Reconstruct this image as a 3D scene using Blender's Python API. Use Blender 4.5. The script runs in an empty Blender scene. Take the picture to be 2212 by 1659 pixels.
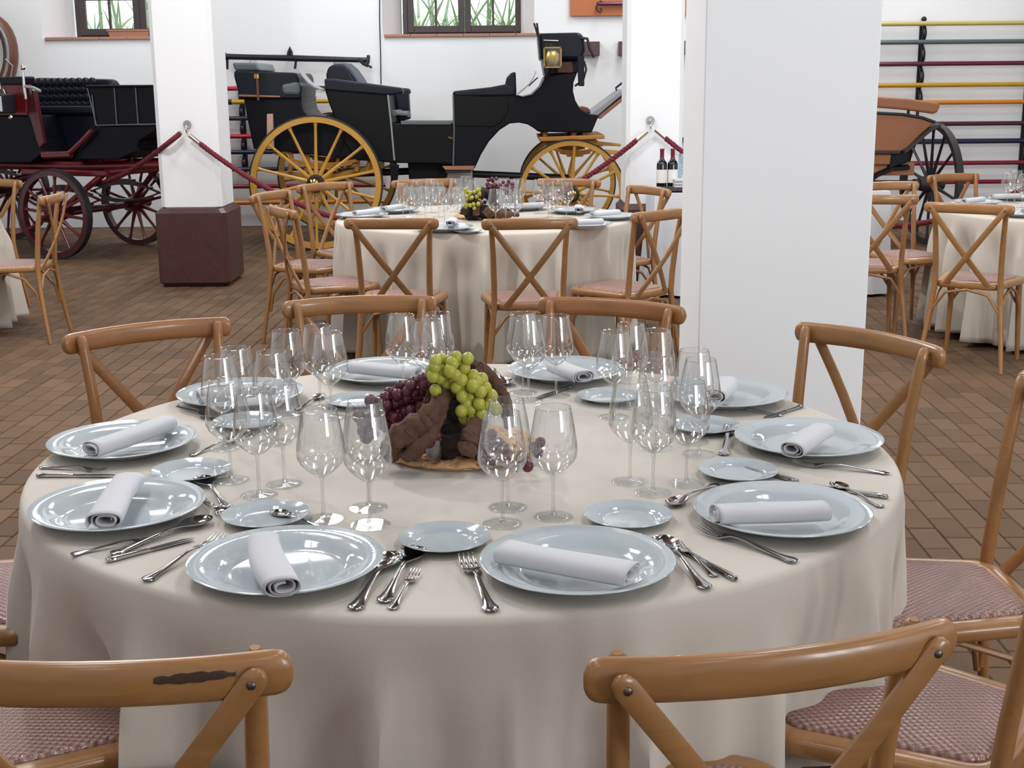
import bpy, bmesh, math, random
from mathutils import Vector, Matrix, noise
random.seed(7)
PI = math.pi
SC = bpy.context.scene
COL = SC.collection

# ------------------------------------------------------------------ camera
cam_data = bpy.data.cameras.new('camera')
cam = bpy.data.objects.new('camera', cam_data)
COL.objects.link(cam)
CAM_H = 1.5093
cam.location = (0, 0, CAM_H)
_p, _r = math.radians(12.9987), math.radians(0.5)
_f = Vector((0, math.cos(_p), -math.sin(_p)))
_right, _down = Vector((1, 0, 0)), Vector((0, -math.sin(_p), -math.cos(_p)))
_R = math.cos(_r) * _right + math.sin(_r) * _down
_D = -math.sin(_r) * _right + math.cos(_r) * _down
cam.matrix_world = Matrix((( _R.x, -_D.x, -_f.x, 0), (_R.y, -_D.y, -_f.y, 0), (_R.z, -_D.z, -_f.z, CAM_H), (0, 0, 0, 1)))
cam_data.sensor_width = 36.0
cam_data.lens = 36.0 * 2800.0 / 2212.0
cam_data.clip_start = 0.05
cam_data.clip_end = 200
SC.camera = cam

# ------------------------------------------------------------------ world, lamps, exposure
world = bpy.data.worlds.new('overcast_sky')
SC.world = world
world.use_nodes = True
wb = world.node_tree.nodes['Background']
wb.inputs[0].default_value = (0.93, 0.97, 1.0, 1)
wb.inputs[1].default_value = 2.6
SC.view_settings.view_transform = 'Standard'
SC.view_settings.look = 'None'
SC.view_settings.gamma = 1.0
SC.view_settings.use_curve_mapping = False
SC.view_settings.exposure = 0.02
try:
    SC.cycles.caustics_reflective = False
    SC.cycles.caustics_refractive = False
    SC.cycles.sample_clamp_indirect = 6.0
    SC.cycles.max_bounces = 12
    SC.cycles.transparent_max_bounces = 40
    SC.cycles.diffuse_bounces = 4
except Exception:
    pass

def area_lamp(name, loc, sx, sy, power, color=(1, 0.97, 0.92), rot=(0, 0, 0)):
    d = bpy.data.lights.new(name, 'AREA')
    d.shape = 'RECTANGLE'; d.size = sx; d.size_y = sy; d.energy = power; d.color = color
    o = bpy.data.objects.new(name, d); COL.objects.link(o); o.location = loc; o.rotation_euler = rot
    return o

def spot_lamp(name, loc, power, radius=0.05, color=(1, 0.96, 0.9)):
    d = bpy.data.lights.new(name, 'POINT')
    d.energy = power; d.shadow_soft_size = radius; d.color = color
    o = bpy.data.objects.new(name, d); COL.objects.link(o); o.location = loc
    return o
# pairs of fluorescent battens under the ceiling (above the frame)
for ly, lw in ((-1.9, 7), (0.3, 7), (2.7, 16), (5.6, 16), (8.6, 18), (11.6, 18), (13.2, 19)):
    for lx in (-4.4, -1.5, 1.5, 4.4):
        for dx in (-0.14, 0.14):
            area_lamp('ceiling_batten_light', (lx + dx, ly, 4.05), 0.24, 1.3, lw, (0.97, 0.985, 1.0))
# daylight from the tall windows in the wall behind the camera
for wx in (4.6, 5.5, 6.9):
    area_lamp('rear_window_daylight', (wx, -2.94, 2.1), 0.55, 1.7, 78, (0.95, 0.98, 1.0), (math.radians(90), 0, 0))
for lx, ly, lz, sw in ((-2.1, 6.0, 3.5, 95 * 2.2), (0.9, 6.6, 3.6, 95), (3.3, 5.2, 3.6, 95 * 0.7)):
    spot_lamp('ceiling_spot_light', (lx, ly, lz), sw, 0.07, (1, 0.985, 0.96))

# ------------------------------------------------------------------ helpers
def srgb(r, g, b):
    def f(c):
        c /= 255.0
        return c / 12.92 if c <= 0.04045 else ((c + 0.055) / 1.055) ** 2.4
    return (f(r), f(g), f(b), 1.0)

class MB:
    """collects geometry, then links it as ONE mesh object"""
    def __init__(s): s.v = []; s.f = []
    def add(s, vs, fs, M=None):
        o = len(s.v)
        s.v += [tuple(M @ Vector(p)) for p in vs] if M is not None else [tuple(p) for p in vs]
        s.f += [tuple(i + o for i in f) for f in fs]
        return s
    def box(s, x0, x1, y0, y1, z0, z1, M=None):
        vs = [(x, y, z) for z in (z0, z1) for y in (y0, y1) for x in (x0, x1)]
        fs = [(0, 2, 3, 1), (4, 5, 7, 6), (0, 1, 5, 4), (2, 6, 7, 3), (0, 4, 6, 2), (1, 3, 7, 5)]
        return s.add(vs, fs, M)
    def cbox(s, c, d, M=None):
        return s.box(c[0]-d[0]/2, c[0]+d[0]/2, c[1]-d[1]/2, c[1]+d[1]/2, c[2]-d[2]/2, c[2]+d[2]/2, M)
    def chbox(s, x0, x1, y0, y1, z0, z1, c, M=None):
        """box with chamfered edges all round"""
        vs = []; 
        def ring(z, i):
            a, b, p, q = x0 + i, x1 - i, y0 + i, y1 - i
            k = c
            return [(a + k, p, z), (b - k, p, z), (b, p + k, z), (b, q - k, z), (b - k, q, z), (a + k, q, z), (a, q - k, z), (a, p + k, z)]
        rings = [ring(z0, c), ring(z0 + c, 0), ring(z1 - c, 0), ring(z1, c)]
        for r in rings: vs += r
        fs = [tuple(range(7, -1, -1)), tuple(range(24, 32))]
        for j in range(3):
            for i in range(8):
                a = j * 8 + i; b = j * 8 + (i + 1) % 8
                fs.append((a, b, b + 8, a + 8))
        return s.add(vs, fs, M)
    def tube(s, path, rad, n=10, up=None, caps=True, M=None, closed=False, power=2.0):
        """sweep an ellipse/superellipse along path; rad = scalar or (a, b) or list; a runs along side vector, b along up"""
        P = [Vector(p) for p in path]; m = len(P)
        def rr(i):
            r = rad[i] if isinstance(rad, list) else rad
            return r if isinstance(r, tuple) else (r, r)
        vs = []; prev = None
        for i in range(m):
            if closed: t = P[(i+1) % m] - P[i-1]
            else: t = P[min(i+1, m-1)] - P[max(i-1, 0)]
            t = t.normalized() if t.length > 1e-9 else Vector((0, 0, 1))
            if up is not None:
                u = Vector(up) - t * t.dot(Vector(up))
                if u.length < 1e-4: u = t.orthogonal()
            elif prev is None: u = t.orthogonal()
            else: u = prev - t * t.dot(prev)
            u.normalize(); prev = u
            w = t.cross(u)
            a, b = rr(i)
            for k in range(n):
                th = 2 * PI * (k + 0.5) / n
                c, q = math.cos(th), math.sin(th)
                e = 2.0 / power
                c2 = math.copysign(abs(c) ** e, c); q2 = math.copysign(abs(q) ** e, q)
                vs.append(P[i] + w * (a * c2) + u * (b * q2))
        fs = []
        for i in range(m if closed else m - 1):
            for k in range(n):
                a = i * n + k; b = i * n + (k + 1) % n
                a2 = ((i + 1) % m) * n + k; b2 = ((i + 1) % m) * n + (k + 1) % n
                fs.append((a, b, b2, a2))
        if caps and not closed:
            fs.append(tuple(range(n - 1, -1, -1))); fs.append(tuple((m - 1) * n + k for k in range(n)))
        return s.add(vs, fs, M)
    def lathe(s, prof, n=32, M=None, close=False):
        vs = []; fs = []; idx = []
        for r, z in prof:
            if r < 1e-6: idx.append([len(vs)]); vs.append((0, 0, z))
            else:
                idx.append(list(range(len(vs), len(vs) + n)))
                vs += [(r * math.cos(2*PI*k/n), r * math.sin(2*PI*k/n), z) for k in range(n)]
        pairs = list(zip(idx, idx[1:])) + ([(idx[-1], idx[0])] if close else [])
        for A, B in pairs:
            for k in range(n):
                k2 = (k + 1) % n
                if len(A) == 1 and len(B) == 1: continue
                if len(A) == 1: fs.append((A[0], B[k2], B[k]))
                elif len(B) == 1: fs.append((A[k], A[k2], B[0]))
                else: fs.append((A[k], A[k2], B[k2], B[k]))
        return s.add(vs, fs, M)
    def prism(s, poly, y0, y1, M=None):
        """poly of (x, z), extruded from y0 to y1"""
        n = len(poly)
        ar = sum(poly[i][0]*poly[(i+1) % n][1] - poly[(i+1) % n][0]*poly[i][1] for i in range(n))
        if ar < 0: poly = poly[::-1]
        vs = [(p[0], y0, p[1]) for p in poly] + [(p[0], y1, p[1]) for p in poly]
        fs = [tuple(range(n)), tuple(range(2*n - 1, n - 1, -1))]
        fs += [(i + n, (i + 1) % n + n, (i + 1) % n, i) for i in range(n)]
        return s.add(vs, fs, M)
    def ball(s, c, r, nu=12, nv=8, M=None):
        rx, ry, rz = r if isinstance(r, tuple) else (r, r, r)
        vs = [(c[0], c[1], c[2] - rz)]; fs = []
        for j in range(1, nv):
            ph = -PI/2 + PI * j / nv
            vs += [(c[0] + rx*math.cos(ph)*math.cos(2*PI*k/nu), c[1] + ry*math.cos(ph)*math.sin(2*PI*k/nu), c[2] + rz*math.sin(ph)) for k in range(nu)]
        vs.append((c[0], c[1], c[2] + rz)); L = len(vs) - 1
        for k in range(nu):
            k2 = (k + 1) % nu
            fs.append((0, 1 + k2, 1 + k)); fs.append((L, L - nu + k, L - nu + k2))
            for j in range(nv - 2):
                a = 1 + j*nu
                fs.append((a + k, a + k2, a + nu + k2, a + nu + k))
        return s.add(vs, fs, M)
    def mesh(s, name, mat=None, smooth=40):
        me = bpy.data.meshes.new(name)
        me.from_pydata(s.v, [], s.f); me.validate(); me.update()
        if mat is not None: me.materials.append(mat)
        if smooth:
            me.shade_smooth(); me.set_sharp_from_angle(angle=math.radians(smooth))
        return me
    def build(s, name, mat=None, parent=None, smooth=40, loc=(0, 0, 0), bevel=0):
        if parent is not None and parent.get('origin_shift'):
            q = parent.location; s.v = [(v[0]-q[0], v[1]-q[1], v[2]-q[2]) for v in s.v]
        o = bpy.data.objects.new(name, s.mesh(name, mat, smooth)); COL.objects.link(o)
        o.parent = parent; o.location = loc
        if bevel:
            b = o.modifiers.new('bevel', 'BEVEL'); b.width = bevel; b.segments = 2; b.limit_method = 'ANGLE'; b.angle_limit = math.radians(35)
        return o

def tag(o, label=None, cat=None, group=None, kind=None):
    if label: o['label'] = label
    if cat: o['category'] = cat
    if group: o['group'] = group
    if kind: o['kind'] = kind
    return o

def thing(name, label, cat, loc=(0, 0, 0), rotz=0.0, group=None, shift=False):
    o = bpy.data.objects.new(name, None); COL.objects.link(o)
    o.empty_display_size = 0.05
    o.location = loc; o.rotation_euler = (0, 0, rotz)
    if shift: o['origin_shift'] = 1
    return tag(o, label, cat, group)

def kids(o): return [c for c in bpy.data.objects if c.parent is o]

def dup(root, tree, loc, rotz, label, group=None, color=None):
    """copy of a thing with copies of its parts and sub-parts (tree: [(part, [sub-parts])])"""
    r = root.copy(); COL.objects.link(r); r.location = loc; r.rotation_euler = (0, 0, rotz)
    r['label'] = label
    if group: r['group'] = group
    elif 'group' in r: del r['group']
    for p, subs in tree:
        c = p.copy(); COL.objects.link(c); c.parent = r
        if color: c.color = color
        for q in subs:
            d = q.copy(); COL.objects.link(d); d.parent = c
            if color: d.color = color
    return r

# ------------------------------------------------------------------ materials
def new_mat(name):
    m = bpy.data.materials.new(name); m.use_nodes = True
    nt = m.node_tree; b = nt.nodes['Principled BSDF']
    return m, nt, b

def N(nt, kind, **kw):
    n = nt.nodes.new(kind)
    for k, v in kw.items(): setattr(n, k, v)
    return n

def noise_bump(nt, b, scale, strength, dist=0.002, detail=3, vec='Object', stretch=None):
    tc = N(nt, 'ShaderNodeTexCoord'); nz = N(nt, 'ShaderNodeTexNoise')
    nz.inputs['Scale'].default_value = scale; nz.inputs['Detail'].default_value = detail
    src = tc.outputs[vec]
    if stretch:
        mp = N(nt, 'ShaderNodeMapping'); mp.inputs['Scale'].default_value = stretch
        nt.links.new(src, mp.inputs['Vector']); src = mp.outputs['Vector']
    nt.links.new(src, nz.inputs['Vector'])
    bp = N(nt, 'ShaderNodeBump'); bp.inputs['Strength'].default_value = strength; bp.inputs['Distance'].default_value = dist
    nt.links.new(nz.outputs['Fac'], bp.inputs['Height']); nt.links.new(bp.outputs['Normal'], b.inputs['Normal'])
    return nz

def simple(name, col, rough=0.5, metal=0.0, bump=None, var=0.0, spec=0.5, coat=0.0, sheen=0.0, vscale=6.0):
    m, nt, b = new_mat(name)
    b.inputs['Base Color'].default_value = col
    b.inputs['Roughness'].default_value = rough; b.inputs['Metallic'].default_value = metal
    b.inputs['Specular IOR Level'].default_value = spec
    b.inputs['Coat Weight'].default_value = coat; b.inputs['Coat Roughness'].default_value = 0.08
    b.inputs['Sheen Weight'].default_value = sheen
    if var:
        tc = N(nt, 'ShaderNodeTexCoord'); nz = N(nt, 'ShaderNodeTexNoise'); nz.inputs['Scale'].default_value = vscale; nz.inputs['Detail'].default_value = 4
        nt.links.new(tc.outputs['Object'], nz.inputs['Vector'])
        mx = N(nt, 'ShaderNodeMix', data_type='RGBA')
        mx.inputs[6].default_value = tuple(c * (1 - var) for c in col[:3]) + (1,)
        mx.inputs[7].default_value = tuple(min(1, c * (1 + var)) for c in col[:3]) + (1,)
        nt.links.new(nz.outputs['Fac'], mx.inputs[0]); nt.links.new(mx.outputs[2], b.inputs['Base Color'])
    if bump: noise_bump(nt, b, *bump)
    return m

def thin_glass(name, tint=(1, 1, 1), base=0.04, edge=0.85, power=3.0):
    m = bpy.data.materials.new(name); m.use_nodes = True
    nt = m.node_tree; nt.nodes.clear()
    out = N(nt, 'ShaderNodeOutputMaterial'); mix = N(nt, 'ShaderNodeMixShader')
    tr = N(nt, 'ShaderNodeBsdfTransparent'); tr.inputs[0].default_value = tint + (1,)
    gl = N(nt, 'ShaderNodeBsdfGlossy'); gl.inputs['Roughness'].default_value = 0.012
    lw = N(nt, 'ShaderNodeLayerWeight'); lw.inputs['Blend'].default_value = 0.5
    pw = N(nt, 'ShaderNodeMath', operation='POWER'); pw.inputs[1].default_value = power
    ml = N(nt, 'ShaderNodeMath', operation='MULTIPLY_ADD'); ml.inputs[1].default_value = edge; ml.inputs[2].default_value = base
    nt.links.new(lw.outputs['Facing'], pw.inputs[0]); nt.links.new(pw.outputs[0], ml.inputs[0])
    nt.links.new(ml.outputs[0], mix.inputs[0]); nt.links.new(tr.outputs[0], mix.inputs[1]); nt.links.new(gl.outputs[0], mix.inputs[2])
    nt.links.new(mix.outputs[0], out.inputs[0])
    return m

M = {}
M['plaster'] = simple('white_plaster', srgb(238, 240, 242), 0.75, bump=(9.0, 0.25, 0.006, 4))
M['ceiling'] = simple('timber_ceiling', srgb(96, 78, 64), 0.7, var=0.2)
M['pillar'] = simple('pillar_paint', srgb(242, 244, 247), 0.7, bump=(14.0, 0.2, 0.003, 4))
M['maroon_base'] = simple('maroon_render', srgb(74, 44, 42), 0.42, var=0.18, bump=(16.0, 0.5, 0.006, 4))
M['mortar'] = simple('floor_mortar', srgb(74, 59, 46), 0.9, var=0.2)
M['terracotta'] = simple('terracotta', srgb(172, 126, 104), 0.6, var=0.12, bump=(20.0, 0.3, 0.003, 3))
M['window_wood'] = simple('dark_window_wood', srgb(66, 56, 58), 0.45, var=0.25)
M['pane'] = thin_glass('window_glass', (0.97, 0.99, 0.98), 0.04, 0.5)
M['glass'] = thin_glass('wine_glass', (0.98, 0.986, 0.99), 0.15, 0.85, 2.2)
M['foot_glass'] = thin_glass('glass_foot', (0.96, 0.97, 0.975), 0.03, 0.3, 3.0)
M['cup_glass'] = thin_glass('blue_bottle_glass', (0.75, 0.86, 0.9), 0.05, 0.6)
M['porcelain'] = simple('white_porcelain', srgb(178, 186, 191), 0.07, spec=0.4)
M['linen'] = simple('white_linen', srgb(196, 197, 202), 0.9, bump=(260.0, 0.25, 0.001, 2), sheen=0.2)
M['steel'] = simple('polished_steel', (0.46, 0.46, 0.47, 1), 0.1, 1.0)
M['bolt'] = simple('dark_bolt', (0.16, 0.14, 0.13, 1), 0.35, 0.9)
M['chrome'] = simple('chrome', (0.8, 0.8, 0.82, 1), 0.12, 1.0)
M['rope_end'] = simple('silvery_rope_end', srgb(200, 186, 172), 0.25, 0.8)
M['brass'] = simple('brass', srgb(196, 160, 90), 0.22, 1.0)
M['iron'] = simple('black_iron', srgb(36, 36, 42), 0.4, 0.3)
M['black_paint'] = simple('black_carriage_paint', srgb(10, 12, 21), 0.4, spec=0.2)
M['green_black'] = simple('green_black_panel', srgb(10, 13, 14), 0.42, spec=0.2)
M['navy_leather'] = simple('navy_leather', srgb(16, 20, 34), 0.42, spec=0.3, bump=(60.0, 0.3, 0.002, 3))
M['grey_leather'] = simple('grey_green_leather', srgb(92, 102, 104), 0.45, bump=(60.0, 0.3, 0.002, 3))
M['stripe_leather'] = simple('faded_blue_leather', srgb(62, 70, 84), 0.4, bump=(60.0, 0.3, 0.002, 3))
M['fender'] = simple('grey_patent_leather', srgb(150, 152, 158), 0.3)
M['yellow_paint'] = simple('yellow_wheel_paint', srgb(198, 148, 60), 0.35, var=0.14, coat=0.15)
M['ochre_wood'] = simple('ochre_wood', srgb(186, 128, 56), 0.45, var=0.25)
M['brown_wood'] = simple('brown_board', srgb(164, 112, 80), 0.5, var=0.2)
M['rubber'] = simple('black_rubber', srgb(34, 34, 38), 0.5)
M['red_paint'] = simple('dark_red_paint', srgb(104, 24, 32), 0.28, var=0.15, coat=0.4)
M['maroon_wheel'] = simple('maroon_wheel_paint', srgb(78, 26, 34), 0.26, var=0.15, coat=0.4)
M['orange_leather'] = simple('tan_leather', srgb(152, 97, 64), 0.55, var=0.14, bump=(50.0, 0.3, 0.002, 3))
M['brown_leather'] = simple('brown_leather', srgb(104, 62, 44), 0.45, var=0.25)
M['dark_wheel'] = simple('worn_black_wheel', srgb(48, 42, 44), 0.5, var=0.3)
M['pink_panel'] = simple('pale_wood_strip', srgb(198, 160, 140), 0.6, var=0.12)
M['block_white'] = simple('white_block', srgb(214, 216, 220), 0.7)
M['burgundy_rope'] = simple('burgundy_rope', srgb(112, 26, 46), 0.75, bump=(220.0, 0.5, 0.003, 2))
M['orange_board'] = simple('orange_board', srgb(184, 108, 64), 0.6)
M['bracket_wood'] = simple('brown_wall_block', srgb(84, 58, 58), 0.5)
for nm, c in (('red', (168, 32, 54)), ('mustard', (190, 148, 36)), ('pale_yellow', (200, 182, 108)), ('grey_green', (88, 100, 104)), ('plum', (92, 34, 62)),
              ('orange', (202, 126, 40)), ('dark_plum', (70, 34, 54)), ('navy', (34, 38, 62)), ('crimson', (124, 24, 46)), ('black', (44, 44, 50))):
    M['pole_' + nm] = simple('pole_' + nm, srgb(*c), 0.3, var=0.08, coat=0.2)
M['green_grape'] = simple('green_grape', srgb(166, 166, 66), 0.32, var=0.2, vscale=30.0)
M['green_grape'].node_tree.nodes['Principled BSDF'].inputs['Subsurface Weight'].default_value = 0.25
M['green_grape'].node_tree.nodes['Principled BSDF'].inputs['Subsurface Radius'].default_value = (0.008, 0.007, 0.002)
M['red_grape'] = simple('red_grape', srgb(88, 36, 52), 0.33, var=0.35, vscale=25.0)
M['bark'] = simple('vine_bark', srgb(88, 60, 44), 0.8, var=0.5, bump=(45.0, 0.9, 0.01, 5), vscale=22.0)
M['dark_bark_and_shade'] = simple('dark_vine_bark_and_shade', srgb(46, 34, 32), 0.85, var=0.4, bump=(45.0, 0.9, 0.01, 5), vscale=22.0)  # dark bark tone, also painting the shaded hollow under the front trunk's arch
M['stem_green'] = simple('grape_stalk', srgb(120, 104, 52), 0.6)
M['straw'] = simple('woven_straw', srgb(208, 164, 116), 0.75, var=0.35, bump=(150.0, 0.8, 0.004, 2), vscale=60.0)
M['wine_glass_dark'] = simple('dark_bottle_glass', srgb(20, 22, 30), 0.08, coat=0.5)
M['capsule'] = simple('red_bottle_capsule', srgb(120, 40, 52), 0.35)
M['paper_label'] = simple('cream_bottle_label', srgb(232, 230, 226), 0.7)
M['leaf'] = simple('blade_leaf', srgb(128, 156, 118), 0.5, var=0.3)
M['leaf_pale'] = simple('pale_blade_leaf', srgb(190, 202, 160), 0.5, var=0.25)

def cloth_mat():
    m, nt, b = new_mat('cream_tablecloth')
    b.inputs['Roughness'].default_value = 0.85; b.inputs['Sheen Weight'].default_value = 0.25
    b.inputs['Specular IOR Level'].default_value = 0.3
    tc = N(nt, 'ShaderNodeTexCoord')
    n1 = N(nt, 'ShaderNodeTexNoise'); n1.inputs['Scale'].default_value = 3.0; n1.inputs['Detail'].default_value = 3
    nt.links.new(tc.outputs['Object'], n1.inputs['Vector'])
    mx = N(nt, 'ShaderNodeMix', data_type='RGBA'); mx.inputs[6].default_value = srgb(190, 182, 171); mx.inputs[7].default_value = srgb(198, 191, 181)
    nt.links.new(n1.outputs['Fac'], mx.inputs[0]); nt.links.new(mx.outputs[2], b.inputs['Base Color'])
    n2 = N(nt, 'ShaderNodeTexNoise'); n2.inputs['Scale'].default_value = 5.0; n2.inputs['Detail'].default_value = 2
    nt.links.new(tc.outputs['Object'], n2.inputs['Vector'])
    n3 = N(nt, 'ShaderNodeTexNoise'); n3.inputs['Scale'].default_value = 420.0; n3.inputs['Detail'].default_value = 1
    nt.links.new(tc.outputs['Object'], n3.inputs['Vector'])
    b1 = N(nt, 'ShaderNodeBump'); b1.inputs['Strength'].default_value = 0.35; b1.inputs['Distance'].default_value = 0.012
    b2 = N(nt, 'ShaderNodeBump'); b2.inputs['Strength'].default_value = 0.2; b2.inputs['Distance'].default_value = 0.001
    nt.links.new(n2.outputs['Fac'], b1.inputs['Height']); nt.links.new(n3.outputs['Fac'], b2.inputs['Height'])
    nt.links.new(b1.outputs['Normal'], b2.inputs['Normal']); nt.links.new(b2.outputs['Normal'], b.inputs['Normal'])
    return m
M['cloth'] = cloth_mat()

def wood_mat():
    """varnished bentwood; the object colour tints each chair"""
    m, nt, b = new_mat('varnished_bentwood')
    b.inputs['Roughness'].default_value = 0.36; b.inputs['Coat Weight'].default_value = 0.4; b.inputs['Coat Roughness'].default_value = 0.14
    tc = N(nt, 'ShaderNodeTexCoord'); mp = N(nt, 'ShaderNodeMapping'); mp.inputs['Scale'].default_value = (3.0, 40.0, 30.0)
    nt.links.new(tc.outputs['Object'], mp.inputs['Vector'])
    n1 = N(nt, 'ShaderNodeTexNoise'); n1.inputs['Scale'].default_value = 2.0; n1.inputs['Detail'].default_value = 5; n1.inputs['Distortion'].default_value = 1.2
    nt.links.new(mp.outputs['Vector'], n1.inputs['Vector'])
    n2 = N(nt, 'ShaderNodeTexNoise'); n2.inputs['Scale'].default_value = 7.0; n2.inputs['Detail'].default_value = 2
    nt.links.new(tc.outputs['Object'], n2.inputs['Vector'])
    ad = N(nt, 'ShaderNodeMath', operation='ADD'); ad.use_clamp = True
    mu = N(nt, 'ShaderNodeMath', operation='MULTIPLY_ADD'); mu.inputs[1].default_value = 0.6; mu.inputs[2].default_value = -0.05
    nt.links.new(n1.outputs['Fac'], mu.inputs[0]); nt.links.new(mu.outputs[0], ad.inputs[0])
    mu2 = N(nt, 'ShaderNodeMath', operation='MULTIPLY'); mu2.inputs[1].default_value = 0.5
    nt.links.new(n2.outputs['Fac'], mu2.inputs[0]); nt.links.new(mu2.outputs[0], ad.inputs[1])
    mx = N(nt, 'ShaderNodeMix', data_type='RGBA'); mx.inputs[6].default_value = srgb(122, 84, 46); mx.inputs[7].default_value = srgb(176, 128, 82)
    nt.links.new(ad.outputs[0], mx.inputs[0])
    oi = N(nt, 'ShaderNodeObjectInfo')
    ml = N(nt, 'ShaderNodeMix', data_type='RGBA', blend_type='MULTIPLY'); ml.inputs[0].default_value = 1.0
    nt.links.new(mx.outputs[2], ml.inputs[6]); nt.links.new(oi.outputs['Color'], ml.inputs[7])
    nt.links.new(ml.outputs[2], b.inputs['Base Color'])
    return m
M['wood'] = wood_mat()

def cane_mat():
    m, nt, b = new_mat('woven_cane_seat')
    b.inputs['Roughness'].default_value = 0.28; b.inputs['Specular IOR Level'].default_value = 0.8
    tc = N(nt, 'ShaderNodeTexCoord'); sp = N(nt, 'ShaderNodeSeparateXYZ'); nt.links.new(tc.outputs['Object'], sp.inputs[0])
    def wave(sock, freq):
        a = N(nt, 'ShaderNodeMath', operation='MULTIPLY'); a.inputs[1].default_value = freq; nt.links.new(sock, a.inputs[0])
        s_ = N(nt, 'ShaderNodeMath', operation='SINE'); nt.links.new(a.outputs[0], s_.inputs[0]); return s_.outputs[0]
    pr = N(nt, 'ShaderNodeMath', operation='MULTIPLY'); nt.links.new(wave(sp.outputs['X'], 470.0), pr.inputs[0]); nt.links.new(wave(sp.outputs['Y'], 340.0), pr.inputs[1])
    ab = N(nt, 'ShaderNodeMath', operation='MULTIPLY_ADD'); ab.inputs[1].default_value = 0.5; ab.inputs[2].default_value = 0.5; nt.links.new(pr.outputs[0], ab.inputs[0])
    mx = N(nt, 'ShaderNodeMix', data_type='RGBA'); mx.inputs[6].default_value = srgb(112, 78, 72); mx.inputs[7].default_value = srgb(172, 134, 126)
    nt.links.new(ab.outputs[0], mx.inputs[0]); nt.links.new(mx.outputs[2], b.inputs['Base Color'])
    bp = N(nt, 'ShaderNodeBump'); bp.inputs['Strength'].default_value = 0.9; bp.inputs['Distance'].default_value = 0.003
    nt.links.new(ab.outputs[0], bp.inputs['Height']); nt.links.new(bp.outputs['Normal'], b.inputs['Normal'])
    return m
M['cane'] = cane_mat()

def brick_mat():
    m, nt, b = new_mat('brick_paver')
    b.inputs['Roughness'].default_value = 0.75; b.inputs['Specular IOR Level'].default_value = 0.25
    ge = N(nt, 'ShaderNodeNewGeometry'); oi = N(nt, 'ShaderNodeObjectInfo')
    wn = N(nt, 'ShaderNodeTexWhiteNoise', noise_dimensions='2D'); cb = N(nt, 'ShaderNodeCombineXYZ')
    nt.links.new(ge.outputs['Random Per Island'], cb.inputs[0]); nt.links.new(oi.outputs['Random'], cb.inputs[1]); nt.links.new(cb.outputs[0], wn.inputs['Vector'])
    n1 = N(nt, 'ShaderNodeTexNoise'); n1.inputs['Scale'].default_value = 1.1; n1.inputs['Detail'].default_value = 5
    nt.links.new(ge.outputs['Position'], n1.inputs['Vector'])
    mx = N(nt, 'ShaderNodeMix', data_type='RGBA'); mx.inputs[6].default_value = srgb(90, 69, 50); mx.inputs[7].default_value = srgb(110, 85, 64)
    nt.links.new(wn.outputs['Value'], mx.inputs[0])
    m2 = N(nt, 'ShaderNodeMix', data_type='RGBA', blend_type='MULTIPLY'); m2.inputs[0].default_value = 0.55
    rp = N(nt, 'ShaderNodeMapRange'); rp.inputs['From Min'].default_value = 0.3; rp.inputs['From Max'].default_value = 0.7; rp.inputs['To Min'].default_value = 0.72; rp.inputs['To Max'].default_value = 1.1
    nt.links.new(n1.outputs['Fac'], rp.inputs['Value']); nt.links.new(mx.outputs[2], m2.inputs[6]); nt.links.new(rp.outputs[0], m2.inputs[7])
    nt.links.new(m2.outputs[2], b.inputs['Base Color'])
    n2 = N(nt, 'ShaderNodeTexNoise'); n2.inputs['Scale'].default_value = 60.0; n2.inputs['Detail'].default_value = 3
    nt.links.new(ge.outputs['Position'], n2.inputs['Vector'])
    bp = N(nt, 'ShaderNodeBump'); bp.inputs['Strength'].default_value = 0.4; bp.inputs['Distance'].default_value = 0.002
    nt.links.new(n2.outputs['Fac'], bp.inputs['Height']); nt.links.new(bp.outputs['Normal'], b.inputs['Normal'])
    return m
M['brick'] = brick_mat()

# ------------------------------------------------------------------ room shell
WY = 14.55                                   # inner face of the back wall
def plan_block(mb, poly, z0, z1):
    n = len(poly)
    vs = [(p[0], p[1], z0) for p in poly] + [(p[0], p[1], z1) for p in poly]
    fs = [tuple(range(n - 1, -1, -1)), tuple(range(n, 2*n))] + [(i, (i+1) % n, (i+1) % n + n, i + n) for i in range(n)]
    return mb.add(vs, fs)
W1 = (-5.06, -3.42); W2 = (-1.37, 0.275); SILL = 2.045; HEAD = 3.25; DEEP = 0.62; SPL = 0.16
wall = MB()
wall.box(-8, 8, WY, WY + 0.8, -0.1, SILL)
wall.box(-8, 8, WY, WY + 0.8, HEAD, 4.2)
def seg(a, b, la, lb):
    pts = [(a, WY), (b, WY)]
    pts += [(b - SPL * 0 + (SPL if lb else 0), WY + DEEP), (b + (SPL if lb else 0), WY + 0.8)] if lb else [(b, WY + 0.8)]
    pts += [(a - (SPL if la else 0), WY + 0.8), (a - (SPL if la else 0), WY + DEEP)] if la else [(a, WY + 0.8)]
    plan_block(wall, pts, SILL, HEAD)
seg(-8, W1[0], False, True); seg(W1[1], W2[0], True, True); seg(W2[1], 8, True, False)
tag(wall.build('wall_back', M['plaster'], smooth=0), kind='structure')
tag(MB().box(-8.2, -8, -3.2, WY + 0.8, -0.1, 4.2).build('wall_left', M['plaster'], smooth=0), kind='structure')
tag(MB().box(8, 8.2, -3.2, WY + 0.8, -0.1, 4.2).build('wall_right', M['plaster'], smooth=0), kind='structure')
tag(MB().box(-8, 8, -3.2, -3, -0.1, 4.2).build('wall_front', M['plaster'], smooth=0), kind='structure')
tag(MB().box(-8.2, 8.2, -3.2, WY + 0.8, 4.2, 4.35).build('ceiling', M['ceiling'], smooth=0), kind='structure')
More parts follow.
